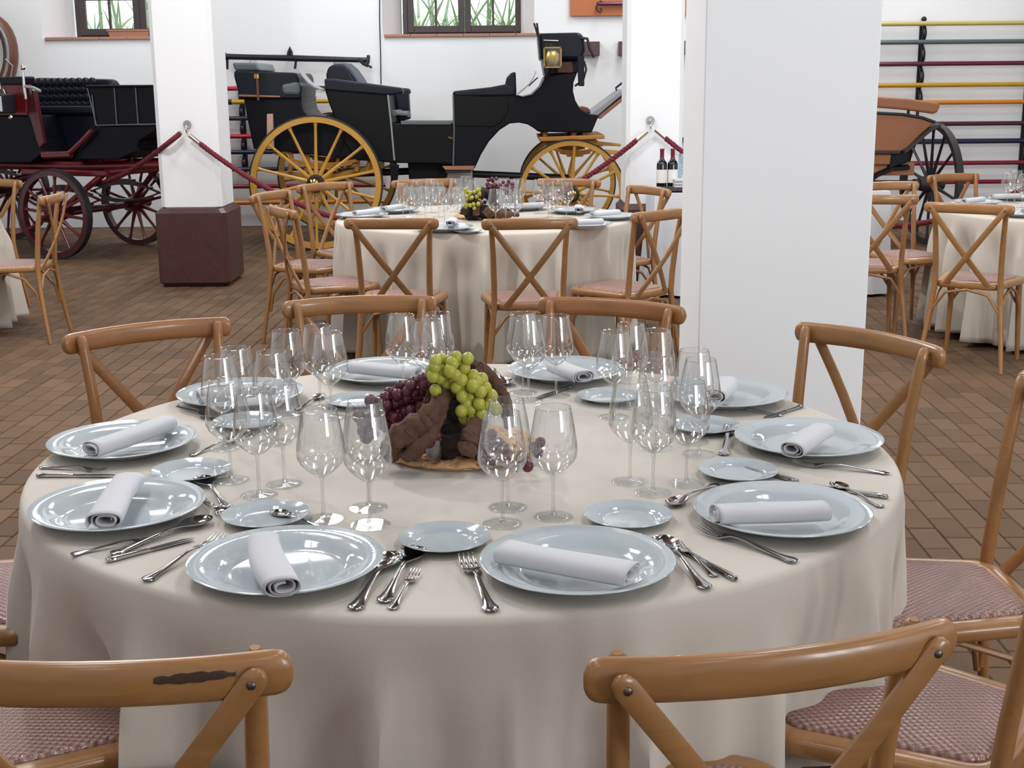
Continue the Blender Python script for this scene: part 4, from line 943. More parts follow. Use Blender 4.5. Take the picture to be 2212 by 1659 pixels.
SEATS = [
 (seat_from_rail((-0.705, 1.357), (-0.262, 1.357), TM), TM, G_M, WARM, 'cross-back wooden chair at the bottom left corner, dark scuff on its rail'),
 (seat_from_rail((0.08126, 1.325, 0.86), (0.5254, 1.432, 0.86), TM), TM, G_M, WARM, 'cross-back wooden chair nearest the camera at the bottom right'),
 (seat_at(0.672, 2.045, 146), TM, G_M, WARM, 'wooden chair with shiny woven seat in the lower right corner, behind the nearest chair'),
 (seat_at(0.87, 2.56, 182), TM, G_M, WARM, 'wooden chair cut off by the right edge, its woven seat crossed by a shadow'),
 (seat_from_rail((0.769, 3.414, 0.86), (1.043, 3.041, 0.86), TM), TM, G_M, PALE, 'cross-back wooden chair in front of the right side of the big white pillar'),
 (seat_from_rail((0.08721, 3.861, 0.86), (0.50, 3.66), TM), TM, G_M, DEEP_, 'wooden chair across the front table, left of the big white pillar'),
 (seat_from_rail((-0.6802, 3.818, 0.86), (-0.2315, 3.895, 0.86), TM), TM, G_M, WARM, 'wooden chair across the front table, behind the far left wine glasses'),
 (seat_from_rail((-1.162, 3.310, 0.86), (-0.7933, 3.558, 0.86), TM), TM, G_M, DEEP_, 'orange-brown cross-back chair at the left of the front table against the floor'),
 (seat_at(-1.13, 2.6, 0), TM, G_M, WARM, 'chair at the left edge, only a bit of pinkish seat showing beside the cloth'),
 (seat_at(-0.845, 2.02, 36), TM, G_M, WARM, 'chair in the lower left corner with woven seat below the front rail'),
 (seat_from_rail((-0.7809, 6.280, 0.86), (-0.3717, 6.246, 0.86), TB), TB, G_B, HAZED, 'cross-back chair at the middle back table, left of the two seen from behind'),
 (seat_from_rail((-0.108, 6.182, 0.86), (0.2923, 6.212, 0.86), TB), TB, G_B, HAZED, 'cross-back chair at the middle back table, right of the two seen from behind'),
 (seat_from_rail((-1.375, 7.238, 0.86), (-1.068, 6.596, 0.86), TB), TB, G_B, HAZED, 'chair on the left of the middle back table, nearest the maroon pillar base'),
 (seat_from_rail((-1.507, 7.761, 0.86), (-1.399, 8.049, 0.86), TB), TB, G_B, HAZED, 'chair in front of the left rim of the big yellow wheel'),
 (seat_at(-1.03, 8.42, -45), TB, G_B, HAZED, 'chair in front of the big yellow wheel, right below its hub'),
 (seat_from_rail((0.6113, 6.426, 0.86), (0.9322, 6.732, 0.86), TB), TB, G_B, HAZED, 'chair right of the middle back table, half hidden by the big pillar'),
 (seat_from_rail((0.7328, 8.285, 0.86), (0.9792, 7.831, 0.86), TB), TB, G_B, HAZED, 'chair below the two wine bottles, its back against the white serving table'),
 (seat_at(0.28, 8.56, 245), TB, G_B, HAZED, 'chair behind the middle back table, in front of the yellow front wheel'),
 (seat_at(-0.5, 8.62, -72), TB, G_B, HAZED, 'chair behind the middle back table, hidden behind its left glasses'),
 (seat_from_rail((2.226, 6.870, 0.86), (2.534, 6.660, 0.86), TR), TR, G_R, PALE, 'cross-back chair in front of the right-hand table, seen from behind'),
 (seat_from_rail((1.996, 7.344, 0.86), (2.130, 7.331, 0.86), TR), TR, G_R, HAZED, 'chair left of the right-hand table, partly hidden by the big pillar'),
 (seat_from_rail((2.244, 8.228, 0.86), (2.517, 8.312, 0.86), TR), TR, G_R, PALE, 'pale chair left of the right-hand table, below the tan cart panel'),
 (seat_at(3.14, 8.7, -65), TR, G_R, DEEP_, 'chair behind the right-hand table, in front of the black cart wheel'),
 (seat_from_rail((-2.760, 7.515, 0.86), (-2.796, 8.375, 0.86), TL), TL, G_L, PALE, 'cross-back chair by the left edge, side-on in front of the dark red wheel'),
 (seat_at(-3.72, 8.98, 250), TL, G_L, PALE, 'chair at the left edge behind the left-hand table, right post and rail end showing'),
]
# the lone small chair hidden behind glasses etc. share one prototype
proto, tree = make_chair(SEATS[0][4])
for i, ((x, y, rz), tb, grp, col, lab) in enumerate(SEATS):
    if i == 0:
        proto.location = (x, y, 0); proto.rotation_euler = (0, 0, rz); proto['group'] = grp
        for p_, _s in tree: p_.color = col
    else: dup(proto, tree, (x, y, 0), rz, lab, grp, col)
# dark burn mark on the nearest left rail
sc_ = MB(); vs = []; fs = []
for i in range(13):
    x = 0.085 + 0.0875*i/12; u = x/0.23; y = -0.262 - 0.042*(1 - u*u) - 0.0128
    h = 0.0035 + 0.0025*math.sin(PI*min(1, i/11.0)) + 0.0008*math.sin(i*2.1)
    vs += [(x, y + 0.0012, 0.8715 + h), (x, y - 0.0002, 0.8715), (x, y - 0.0004, 0.8715 - h)]
for i in range(12):
    for k in range(2): fs.append((i*3 + k, i*3 + k + 1, i*3 + k + 4, i*3 + k + 3))
o = sc_.add(vs, fs).build('scuff_mark', simple('dark_scuff', srgb(58, 34, 20), 0.5), proto); o['label'] = 'dark scuff on the outer face of the rail'

# ------------------------------------------------------------------ tablecloths
def tablecloth(c, R, label, hem, seed, nf=21, group=None, amp=0.062, zt=0.75):
    rg = random.Random(seed); n = 420
    ph = [rg.uniform(0, 2*PI) for _ in range(6)]
    push = []
    for k in range(n):
        th = 2*PI*k/n; best = 9.0
        for (x, y, rz), tb, *_ in SEATS:
            if tb[0] != c[0]: continue
            r = 0.45
            while r < 1.25:
                wx, wy = c[0] + r*math.cos(th) - x, c[1] + r*math.sin(th) - y
                lx, ly = wx*math.cos(rz) + wy*math.sin(rz), -wx*math.sin(rz) + wy*math.cos(rz)
                if abs(lx) < 0.245 and abs(ly) < 0.25:
                    lo = 0.0 if y - c[1] > 0.25 else 9.0
                    best = min(best, max(lo, r - 0.012)); break
                r += 0.01
        push.append(best)
    sp = []
    for k in range(n):
        v = [push[(k + j) % n] for j in range(-6, 7)]; m = min(v); sp.append(m)
    sp2 = []
    for k in range(n):
        v = [min(1.1, sp[(k + j) % n]) for j in range(-9, 10)]; sp2.append(sum(v)/len(v))
    sp2 = [min(a, b + 0.02) for a, b in zip(sp2, push)]
    def fold(th):
        q_ = nf*th*0.5 + ph[0] + 1.1*math.sin(3*th + ph[1])
        w = (0.75 + 0.35*math.sin(2*th + ph[3]))*(1 - 2*abs(math.sin(q_))**0.75) + 0.3*math.sin((nf*0.5//1 + 3)*th + ph[2] + 1.7*math.sin(2*th + ph[3])) + 0.25*math.sin((nf*2 - 3)*th + ph[4])
        return w
    prof = [(0.0, zt), (R*0.35, zt), (R*0.7, zt), (R*0.9, zt), (R - 0.02, zt), (R - 0.009, zt - 0.0015), (R - 0.003, zt - 0.006), (R, zt - 0.014)]
    rows = []; vs = []
    mb = MB(); fs = []
    vs.append((0, 0, zt))
    for r, z in prof[1:]:
        rows.append(len(vs)); vs += [(r*math.cos(2*PI*k/n), r*math.sin(2*PI*k/n), z) for k in range(n)]
    m = 22
    for j in range(1, m + 1):
        t = j / m; z = zt - 0.014 - (zt - 0.014 - hem)*t
        rows.append(len(vs))
        for k in range(n):
            th = 2*PI*k/n; f = fold(th)
            g = min(1, max(0, (t - 0.03)/0.28)); g = g*g*(3 - 2*g)
            r = R + 0.004 + 0.028*t + amp*(0.5 + 0.7*t)*g*(f - 0.1) + 0.006*math.sin(9*th + 4*t + ph[5])*t
            if sp2[k] < 1.09:
                lim = R if z > zt - 0.02 else sp2[k] + max(0.0, (R + 0.02 - sp2[k]))*min(1, max(0, (z - 0.49)/0.12))
                if r > lim - 0.02: r = min(r, lim - 0.012 + 0.8*amp*g*(f - 0.1))
            zz = z + (0.012*math.sin(5*th + ph[1]) if j == m else 0)
            vs.append((r*math.cos(th), r*math.sin(th), max(0.004, zz)))
    fs += [(0, rows[0] + k, rows[0] + (k+1) % n) for k in range(n)]
    for a, b in zip(rows, rows[1:]):
        for k in range(n): fs.append((a + k, b + k, b + (k+1) % n, a + (k+1) % n))
    o = mb.add(vs, fs).build('tablecloth', M['cloth'], None, smooth=75)
    o.location = (c[0], c[1], 0)
    s = o.modifiers.new('thickness', 'SOLIDIFY'); s.thickness = 0.0015; s.offset = -1
    return tag(o, label, 'tablecloth', group)
tablecloth(TM, 0.895, 'cream floor-length cloth over the big round front table', 0.018, 5, 23)
tablecloth(TB, 0.875, 'cream cloth over the round table in front of the yellow-wheeled carriage', 0.03, 9, 27)
tablecloth(TR, 0.9, 'cream cloth over the round table at the right edge', 0.035, 12, 26)
tablecloth(TL, 0.9, 'cream cloth over the round table cut off by the left edge', 0.03, 15, 26)
def box_cloth(x0, x1, y0, y1, zt, label):
    mb = MB(); n = 40; rg = random.Random(4)
    per = []
    def edge(a, b, k):
        for i in range(k): per.append((a[0] + (b[0]-a[0])*i/k, a[1] + (b[1]-a[1])*i/k))
    edge((x0, y0), (x1, y0), 60); edge((x1, y0), (x1, y1), 24); edge((x1, y1), (x0, y1), 60); edge((x0, y1), (x0, y0), 24)
    N_ = len(per); cx, cy = (x0+x1)/2, (y0+y1)/2; vs = [(cx, cy, zt)]; fs = []
    vs += [(x, y, zt) for x, y in per]
    for j, z in enumerate((zt - 0.006, zt*0.66, zt*0.33, 0.02)):
        for i, (x, y) in enumerate(per):
            o = 0.004 + 0.012*j*(1 + math.sin(i*0.9 + math.sin(i*0.37)*2))
            dx = o if x >= x1 - 1e-6 else (-o if x <= x0 + 1e-6 else 0); dy = o if y >= y1 - 1e-6 else (-o if y <= y0 + 1e-6 else 0)
            vs.append((x + dx, y + dy, z))
    fs += [(0, 1 + i, 1 + (i+1) % N_) for i in range(N_)]
    for j in range(4):
        for i in range(N_): fs.append((1 + j*N_ + i, 1 + (j+1)*N_ + i, 1 + (j+1)*N_ + (i+1) % N_, 1 + j*N_ + (i+1) % N_))
    return tag(mb.add(vs, fs).build('serving_table_cloth', M['linen'], None, smooth=40), label, 'tablecloth')
box_cloth(1.03, 2.7, 9.28, 9.86, 0.75, 'white cloth over the serving table under the wine bottles')

# ------------------------------------------------------------------ tableware prototypes
def glass_mesh():
    bowl = MB().lathe([(0.0045, 0.079), (0.013, 0.083), (0.027, 0.094), (0.038, 0.106), (0.0428, 0.116), (0.0436, 0.124), (0.0422, 0.141), (0.0385, 0.165), (0.0345, 0.187), (0.0313, 0.2035)], 36)
    bowl.tube([(0.0313*math.cos(2*PI*k/36), 0.0313*math.sin(2*PI*k/36), 0.2035) for k in range(36)], 0.0008, 5, closed=True)
    stem = MB().lathe([(0.0, 0.004), (0.006, 0.0045), (0.0038, 0.012), (0.0032, 0.025), (0.0032, 0.064), (0.0042, 0.074), (0.0046, 0.079), (0, 0.081)], 14)
    foot = MB().lathe([(0, 0.0045), (0.008, 0.004), (0.024, 0.0018), (0.0355, 0.0014), (0.036, 0.0008), (0.0355, 0.0), (0, 0.0)], 36)
    return [(n_, b.mesh(n_, m_, 50)) for n_, b, m_ in (('bowl', bowl, M['glass']), ('stem', stem, M['glass']), ('foot', foot, M['foot_glass']))]
GL = glass_mesh()
def wine_glass(p, label, group=None, z=0.7505):
    t = thing('wine_glass', label, 'wine glass', (p[0], p[1], z), 0, group)
    for n_, me in GL:
        o = bpy.data.objects.new(n_, me); COL.objects.link(o); o.parent = t
    return t
def trio(pts, place):
    """three glasses per place: labels by which stands where"""
    xs = sorted(range(3), key=lambda i: pts[i][0])
    for i, p in enumerate(pts):
        w = ('leftmost', 'middle', 'rightmost')[xs.index(i)]
        wine_glass(p, '%s of the three wine glasses %s, front table' % (w, place), 'wine glasses on the front table')
trio([(-0.3411, 2.219, 0.9535), (-0.2534, 2.187, 0.9535), (-0.267, 2.282, 0.9535)], 'behind the front left charger plate')
trio([(0.07241, 2.221, 0.9535), (-0.01895, 2.185, 0.9535), (-0.009462, 2.276, 0.9535)], 'behind the front right charger plate')
trio([(-0.2735, 3.178, 0.9535), (-0.2033, 3.103, 0.9535), (-0.1861, 3.200, 0.9535)], 'at the far left place')
trio([(0.02809, 3.189, 0.9535), (0.04073, 3.104, 0.9535), (0.1099, 3.152, 0.9535)], 'at the far right place')
trio([(-0.5276, 2.979, 0.9535), (-0.4631, 3.041, 0.9535), (-0.4243, 2.951, 0.9535)], 'at the upper left place')
trio([(-0.6206, 2.696, 0.9535), (-0.6045, 2.785, 0.9535), (-0.5186, 2.736, 0.9535)], 'at the middle left place')
trio([(-0.5573, 2.459, 0.9535), (-0.4838, 2.363, 0.9535), (-0.4471, 2.431, 0.9535)], 'at the lower left place')
trio([(0.2374, 2.931, 0.9535), (0.2825, 3.029, 0.9535), (0.3357, 2.944, 0.9535)], 'at the upper right place')
trio([(0.3068, 2.666, 0.9535), (0.3899, 2.711, 0.9535), (0.39, 2.615, 0.9535)], 'at the middle right place')
trio([(0.2287, 2.428, 0.9535), (0.2663, 2.357, 0.9535), (0.3369, 2.412, 0.9535)], 'at the lower right place')
for ps, lab in ((( (-0.631, 7.647, 0.9535), (-0.5623, 7.864, 0.9535), (-0.5713, 7.393, 0.9535), (-0.4824, 7.972, 0.9535), (-0.4865, 7.417, 0.9535), (-0.4253, 7.696, 0.9535)), 'wine glass in the crowded left cluster on the middle back table'),
                (( (-0.3656, 7.203, 0.9535), (-0.2913, 7.260, 0.9535)), 'wine glass just left of the yellow grapes on the middle back table'),
                (( (-0.3367, 7.994, 0.9535), (-0.2782, 8.192, 0.9535), (-0.2163, 7.822, 0.9535)), 'wine glass behind the centrepiece on the middle back table'),
                (( (-0.08175, 7.139, 0.9535), (-0.02658, 7.297, 0.9535), (0.02428, 7.095, 0.9535)), 'wine glass in front of the red grapes on the middle back table'),
                (( (-0.0371, 7.997, 0.9535), (0.05021, 7.946, 0.9535)), 'wine glass behind the red grapes on the middle back table'),
                (( (0.1745, 7.852, 0.9535), (0.2205, 7.620, 0.9535), (0.2838, 7.878, 0.9535), (0.3278, 7.607, 0.9535), (0.2283, 7.268, 0.9535)), 'wine glass in the right cluster on the middle back table'),
                (( (3.070, 8.057, 0.9535), (3.194, 8.261, 0.9535), (3.129, 7.965, 0.9535)), 'wine glass at the right edge on the right-hand table')):
    for i, p in enumerate(sorted(ps)):
        wine_glass(p, ('first', 'second', 'third', 'fourth', 'fifth', 'sixth')[i] + ' from left, ' + lab, 'wine glasses on the back tables')

def plate_mesh(R, name):
    k = R / 0.155; h = 1.0 if k > 0.9 else 0.55
    return MB().lathe([(0, 0.004), (0.085*k, 0.004*h), (0.1*k, 0.0065*h), (0.106*k, 0.012*h), (0.125*k, 0.0185*h), (0.1545*k, 0.0265*h), (0.156*k, 0.0255*h), (0.1545*k, 0.0235*h), (0.124*k, 0.0145*h), (0.104*k, 0.004*h), (0.092*k, 0.0002*h), (0, 0.0002)], 72).mesh(name, M['porcelain'], 50)
CH, BP = plate_mesh(0.155, 'charger_plate'), plate_mesh(0.078, 'bread_plate')
def plate(me, p, label, cat, group, z=0.7508):
    o = bpy.data.objects.new(me.name.split('.')[0], me); COL.objects.link(o); o.location = (p[0], p[1], z)
    return tag(o, label, cat, group)
PLACES = (
 ('front left', (-0.3646, 1.957, 0.77), (-0.4053, 2.010, 0.8), (-0.3417, 1.801, 0.8)), ('front right', (0.1014, 1.946, 0.77), (-0.01398, 1.952, 0.8), (0.1759, 1.838, 0.8)),
 ('lower right', (0.4771, 2.187, 0.77), (0.346, 2.113, 0.8), (0.5371, 2.141, 0.8)), ('middle right', (0.6301, 2.663, 0.77), (0.5588, 2.518, 0.8), (0.6644, 2.664, 0.8)),
 ('upper right', (0.5155, 3.080, 0.77), (0.4745, 2.979, 0.8), (0.5336, 3.126, 0.8)), ('far right', (0.143, 3.364, 0.77), (0.1267, 3.324, 0.8), (0.1749, 3.204, 0.8)),
 ('far left', (-0.3399, 3.372, 0.77), (-0.4276, 3.341, 0.8), (-0.2395, 3.265, 0.8)), ('upper left', (-0.6721, 3.124, 0.77), (-0.7514, 3.020, 0.8), (-0.5865, 3.103, 0.8)),
 ('middle left', (-0.839, 2.692, 0.77), (-0.8756, 2.550, 0.8), (-0.7548, 2.789, 0.8)), ('lower left', (-0.7182, 2.248, 0.77), (-0.7174, 2.351, 0.8), (-0.7037, 2.107, 0.8)))
def napkin_mesh(seed, L=0.21, a=0.031, b=0.0165):
    rg = random.Random(seed); turns = 2.6; n = 64; m = 18; vs = []; fs = []
    p1, p2 = rg.uniform(0, 6), rg.uniform(0, 6)
    for i in range(m + 1):
        u = -1 + 2*i/m; sc = 1 + 0.05*math.sin(3*u + p1); bend = 0.006*math.sin(1.5*u + p2)
        for k in range(n + 1):
            f = k / n; th = f*turns*2*PI + 0.5 + p1; r = 0.34 + 0.66*f
            c, s = math.cos(th), math.sin(th)
            x = a*r*math.copysign(abs(c)**0.8, c)*sc; z = b*r*math.copysign(abs(s)**0.8, s)
            vs.append((u*L/2 + 0.004*math.sin(th*0.7 + p2)*(abs(u) > 0.99), x + bend, z))
    w = n + 1
    for i in range(m):
        for k in range(n): fs.append((i*w + k, (i+1)*w + k, (i+1)*w + k + 1, i*w + k + 1))
    return MB().add(vs, fs).mesh('rolled_napkin', M['linen'], 60)
NAP = [napkin_mesh(s) for s in (1, 2, 3, 4)]
def napkin(A, B, zc, label, group, k=0, L=None, s=1.0):
    o = bpy.data.objects.new('rolled_napkin', NAP[k % 4]); COL.objects.link(o)
    d = math.hypot(B[0]-A[0], B[1]-A[1]); L = L or d
    o.location = ((A[0]+B[0])/2, (A[1]+B[1])/2, zc); o.rotation_euler = (0, 0, math.atan2(B[1]-A[1], B[0]-A[0]))
    o.scale = (L/0.21, s, s)
    m_ = o.modifiers.new('thickness', 'SOLIDIFY'); m_.thickness = 0.0022; m_.offset = 0
    return tag(o, label, 'napkin', group)
NOTE = {'front left': 'lying lengthwise', 'front right': 'lying slantwise', 'lower right': 'lying crosswise'}
for i, (nm, pc, na, nb) in enumerate(PLACES):
    plate(CH, pc, 'large white charger plate at the %s place of the front table' % nm, 'plate', 'charger plates on the front table')
    napkin(na, nb, 0.7508 + 0.0265 + 0.011, 'rolled white napkin %s on the %s charger plate' % (NOTE.get(nm, 'resting'), nm), 'rolled napkins on the front table', i, max(0.15, min(0.24, math.hypot(na[0]-nb[0], na[1]-nb[1]))))
for p, lab in (((-0.1169, 2.085, 0.765), 'between the two front charger plates'), ((-0.4441, 2.216, 0.765), 'above the front left charger plate'), ((-0.6448, 2.496, 0.765), 'between the two left charger plates'),
               ((0.2048, 2.196, 0.765), 'above the front right charger plate'), ((0.4469, 2.463, 0.765), 'between the two right charger plates'), ((0.4323, 2.813, 0.765), 'left of the middle right charger plate'),
               ((0.2367, 3.101, 0.765), 'in front of the upper right glasses'), ((-0.3783, 3.080, 0.765), 'left of the red grapes, near the far left place'), ((-0.6083, 2.886, 0.765), 'behind the middle left glasses')):
    plate(BP, p, 'small white bread plate ' + lab, 'plate', 'bread plates on the front table')

# cutlery: local x runs from the handle end (0) to the tip
def strip(mb, secs, th=0.0016, m=7):
    vs = []; fs = []; n = len(secs)
    for s in (0, 1):
        for x, hw, z, cup in secs:
            for j in range(m):
                t = -1 + 2*j/(m - 1)
                vs.append((x, hw*t, z - cup*(1 - t*t) - s*th))
    o = n*m
    for i in range(n - 1):
        for j in range(m - 1):
            a = i*m + j; fs.append((a, a + m, a + m + 1, a + 1)); fs.append((o + a, o + a + 1, o + a + m + 1, o + a + m))
        a = i*m; fs.append((a, o + a, o + a + m, a + m)); a = i*m + m - 1; fs.append((a, a + m, o + a + m, o + a))
    fs.append(tuple(range(m - 1, -1, -1)) + tuple(range(o, o + m))); e = (n - 1)*m
    fs.append(tuple(range(e, e + m)) + tuple(range(o + e + m - 1, o + e - 1, -1)))
    return mb.add(vs, fs)
HANDLE = [(0, 0.003, 0.0035, -0.001), (0.004, 0.0095, 0.0035, -0.0015), (0.012, 0.0115, 0.0035, -0.0015), (0.022, 0.0085, 0.0036, -0.0015), (0.04, 0.0062, 0.0042, -0.0015), (0.07, 0.0046, 0.007, -0.0015), (0.1, 0.0036, 0.0105, -0.001), (0.118, 0.0032, 0.0115, -0.001), (0.135, 0.004, 0.0105, 0)]
CUT = {}
CUT['spoon'] = [('handle', strip(MB(), HANDLE).mesh('handle', M['steel'], 60)),
                ('bowl', strip(MB(), [(0.133, 0.004, 0.0108, 0), (0.141, 0.0085, 0.0105, 0.002), (0.15, 0.015, 0.0105, 0.005), (0.163, 0.0205, 0.0105, 0.0075), (0.176, 0.0212, 0.0105, 0.008), (0.188, 0.018, 0.0105, 0.0065), (0.197, 0.0115, 0.0105, 0.0035), (0.202, 0.004, 0.0105, 0.0005)], m=9).mesh('bowl', M['steel'], 60))]
hd = strip(MB(), [(0.133, 0.004, 0.0105, 0), (0.142, 0.0095, 0.008, 0.001), (0.15, 0.0125, 0.0055, 0.001), (0.157, 0.0128, 0.005, 0.001)])
for y in (-0.0106, -0.0036, 0.0036, 0.0106): hd.tube([(0.155, y, 0.0045), (0.175, y, 0.004), (0.195, y*0.95, 0.0085), (0.203, y*0.93, 0.011)], [(0.002, 0.001), (0.0019, 0.001), (0.0015, 0.0009), (0.0007, 0.0006)], 6, up=(0, 0, 1))
CUT['fork'] = [('handle', CUT['spoon'][0][1]), ('head', hd.mesh('head', M['steel'], 60))]
CUT['knife'] = [('handle', strip(MB(), [(0, 0.004, 0.007, -0.001), (0.006, 0.0085, 0.008, -0.002), (0.03, 0.0085, 0.008, -0.002), (0.08, 0.0065, 0.0075, -0.002), (0.1, 0.006, 0.007, -0.001)], 0.006).mesh('handle', M['steel'], 60)),
                ('blade', strip(MB(), [(0.098, 0.0055, 0.0055, -0.0005), (0.11, 0.0085, 0.005, -0.0005), (0.15, 0.0098, 0.005, -0.0005), (0.19, 0.0095, 0.005, -0.0004), (0.207, 0.006, 0.005, -0.0002), (0.213, 0.001, 0.005, 0)], 0.0014).mesh('blade', M['steel'], 60))]
NOM = {'spoon': 0.202, 'fork': 0.203, 'knife': 0.213}
def cutlery(kind, tip, end, label, z=0.7512):
    d = math.hypot(tip[0]-end[0], tip[1]-end[1])
    s = max(0.75, min(1.12, d/NOM[kind]))
    t = thing(kind, label, kind, (end[0], end[1], z), math.atan2(tip[1]-end[1], tip[0]-end[0]), 'silver cutlery on the front table')
    t.scale = (s, s, s)
    for n_, me in CUT[kind]:
        o = bpy.data.objects.new(n_, me); COL.objects.link(o); o.parent = t
for k_, a, b, l in (
 ('spoon', (-0.1974, 2.023, 0.755), (-0.2376, 1.797, 0.752), 'steel spoon touching the right rim of the front left charger plate'),
 ('spoon', (-0.1625, 2.048, 0.755), (-0.1969, 1.824, 0.752), 'steel soup spoon right of the front left charger plate, its bowl facing up'),
 ('fork', (-0.1554, 1.946, 0.755), (-0.1815, 1.799, 0.752), 'small steel fork right of the two spoons at the front left place'),
 ('fork', (-0.5028, 2.116, 0.755), (-0.5809, 1.920, 0.752), 'steel fork half under the left rim of the front left charger plate'),
 ('spoon', (-0.3884, 2.208, 0.755), (-0.3214, 2.153, 0.752), 'steel dessert spoon behind the front left charger plate'),
 ('fork', (-0.07921, 2.009, 0.755), (-0.03227, 1.785, 0.752), 'steel fork left of the front right charger plate'),
 ('spoon', (0.2372, 2.135, 0.755), (0.2962, 1.866, 0.752), 'steel spoon against the right rim of the front right charger plate'),
 ('fork', (0.2831, 2.037, 0.755), (0.3172, 1.919, 0.752), 'small steel fork between spoon and knife at the front right place'),
 ('knife', (0.2998, 1.998, 0.755), (0.3472, 1.903, 0.752), 'steel knife outermost right of the front right charger plate'),
 ('fork', (0.3236, 2.137, 0.755), (0.4576, 1.978, 0.752), 'steel fork below the lower right charger plate'),
 ('knife', (0.6273, 2.351, 0.755), (0.7002, 2.307, 0.752), 'steel knife above the lower right charger plate near the table edge'),
 ('spoon', (0.2852, 2.260, 0.755), (0.3955, 2.402, 0.752), 'steel spoon left of the lower right charger plate'),
 ('spoon', (0.6255, 2.368, 0.755), (0.674, 2.253, 0.752), 'steel spoon handle peeking out right of the lower right charger plate'),
 ('fork', (0.5692, 2.532, 0.755), (0.7472, 2.462, 0.752), 'steel fork below the middle right charger plate'),
 ('fork', (0.4899, 2.820, 0.755), (0.439, 2.600, 0.752), 'steel fork with tines up, left of the middle right charger plate'),
 ('knife', (0.5113, 2.462, 0.755), (0.5534, 2.406, 0.752), 'steel knife tip between the right bread plate and the lower right charger plate'),
 ('fork', (0.5505, 2.980, 0.755), (0.6298, 2.927, 0.752), 'steel fork below the upper right charger plate'),
 ('knife', (0.5805, 2.896, 0.755), (0.6953, 3.014, 0.752), 'steel knife right of the upper right charger plate'),
 ('fork', (-0.8214, 2.522, 0.755), (-0.9707, 2.556, 0.752), 'steel fork just below the middle left charger plate'),
 ('knife', (-0.8172, 2.489, 0.755), (-0.9553, 2.494, 0.752), 'steel knife between the two left charger plates near the table edge'),
 ('spoon', (-0.6273, 2.728, 0.755), (-0.6791, 2.632, 0.752), 'steel spoon right of the middle left charger plate'),
 ('spoon', (-0.6189, 2.462, 0.755), (-0.5258, 2.281, 0.752), 'steel spoon with mirror-bright bowl above the lower left charger plate rim'),
 ('fork', (-0.5271, 2.240, 0.755), (-0.5969, 2.355, 0.752), 'steel fork right of the lower left charger plate'),
 ('spoon', (-0.5419, 2.212, 0.755), (-0.6692, 2.040, 0.752), 'steel spoon below the lower left charger plate, bowl to the right'),
 ('fork', (-0.6067, 2.123, 0.755), (-0.7384, 2.042, 0.752), 'steel fork half under the lower left charger plate'),
 ('knife', (-0.5603, 2.104, 0.755), (-0.6687, 2.008, 0.752), 'steel knife lowest of the pieces below the lower left charger plate'),
 ('spoon', (-0.6987, 2.940, 0.755), (-0.8201, 3.088, 0.752), 'steel spoon behind the middle left napkin'),
 ('spoon', (-0.4775, 3.155, 0.755), (-0.5188, 3.021, 0.752), 'steel spoon left of the bread plate by the red grapes'),
 ('spoon', (-0.01193, 3.239, 0.755), (-0.05792, 3.466, 0.752), 'steel spoon behind the green grapes, bowl flashing white'),
 ('knife', (0.09256, 3.158, 0.755), (0.152, 3.240, 0.752), 'steel knife below the far right charger plate')):
    cutlery(k_, a, b, l)

# middle back table, right table: plates and napkins
BT = []
for i, (pc, na, nb, lab) in enumerate((
 ((-0.8754, 7.671, 0.77), (-0.9293, 7.560, 0.8), (-0.7728, 7.748, 0.8), 'far left'), ((-0.7191, 8.006, 0.77), (-0.7759, 7.838, 0.8), (-0.6561, 8.013, 0.8), 'back left'),
 ((-0.354, 6.941, 0.77), (-0.3153, 6.862, 0.8), (-0.3277, 7.261, 0.8), 'front'), ((0.07886, 8.117, 0.77), (0.05494, 7.975, 0.8), (0.1807, 8.027, 0.8), 'back right'),
 ((0.3843, 7.873, 0.77), (0.3942, 7.580, 0.8), (0.4157, 7.940, 0.8), 'rear, beside the yellow front wheel'), ((0.5787, 7.487, 0.77), (0.4668, 7.405, 0.8), (0.6117, 7.503, 0.8), 'far right'),
 ((0.3992, 7.043, 0.77), (0.3356, 6.975, 0.8), (0.4623, 7.013, 0.8), 'front right'))):
    plate(CH, pc, 'white charger plate on the middle back table, ' + lab, 'plate', 'charger plates on the middle back table')
    napkin(na, nb, 0.7508 + 0.0265 + 0.011, 'rolled white napkin on the middle back table, ' + lab, 'rolled napkins on the middle back table', i, 0.19)
plate(BP, (-0.6191, 7.535, 0.765), 'small white bread plate at the left of the middle back table', 'plate', 'bread plates on the middle back table')
plate(BP, (-0.2272, 6.840, 0.765), 'small white bread plate right of the front plate on the middle back table', 'plate', 'bread plates on the middle back table')
for i, (pc, na, nb, lab) in enumerate((((2.921, 8.163, 0.77), (2.710, 7.969, 0.8), (3.028, 8.206, 0.8), 'left'), ((2.927, 7.440, 0.77), (2.909, 7.346, 0.8), (3.039, 7.447, 0.8), 'front'), ((3.289, 8.504, 0.77), (3.128, 8.337, 0.8), (3.204, 8.365, 0.8), 'rear'))):
    plate(CH, pc, 'white charger plate on the right-hand table, ' + lab, 'plate', 'charger plates on the right-hand table')
    napkin(na, nb, 0.7508 + 0.0265 + 0.011, 'rolled white napkin on the right-hand table, ' + lab, 'rolled napkins on the right-hand table', i, 0.2)

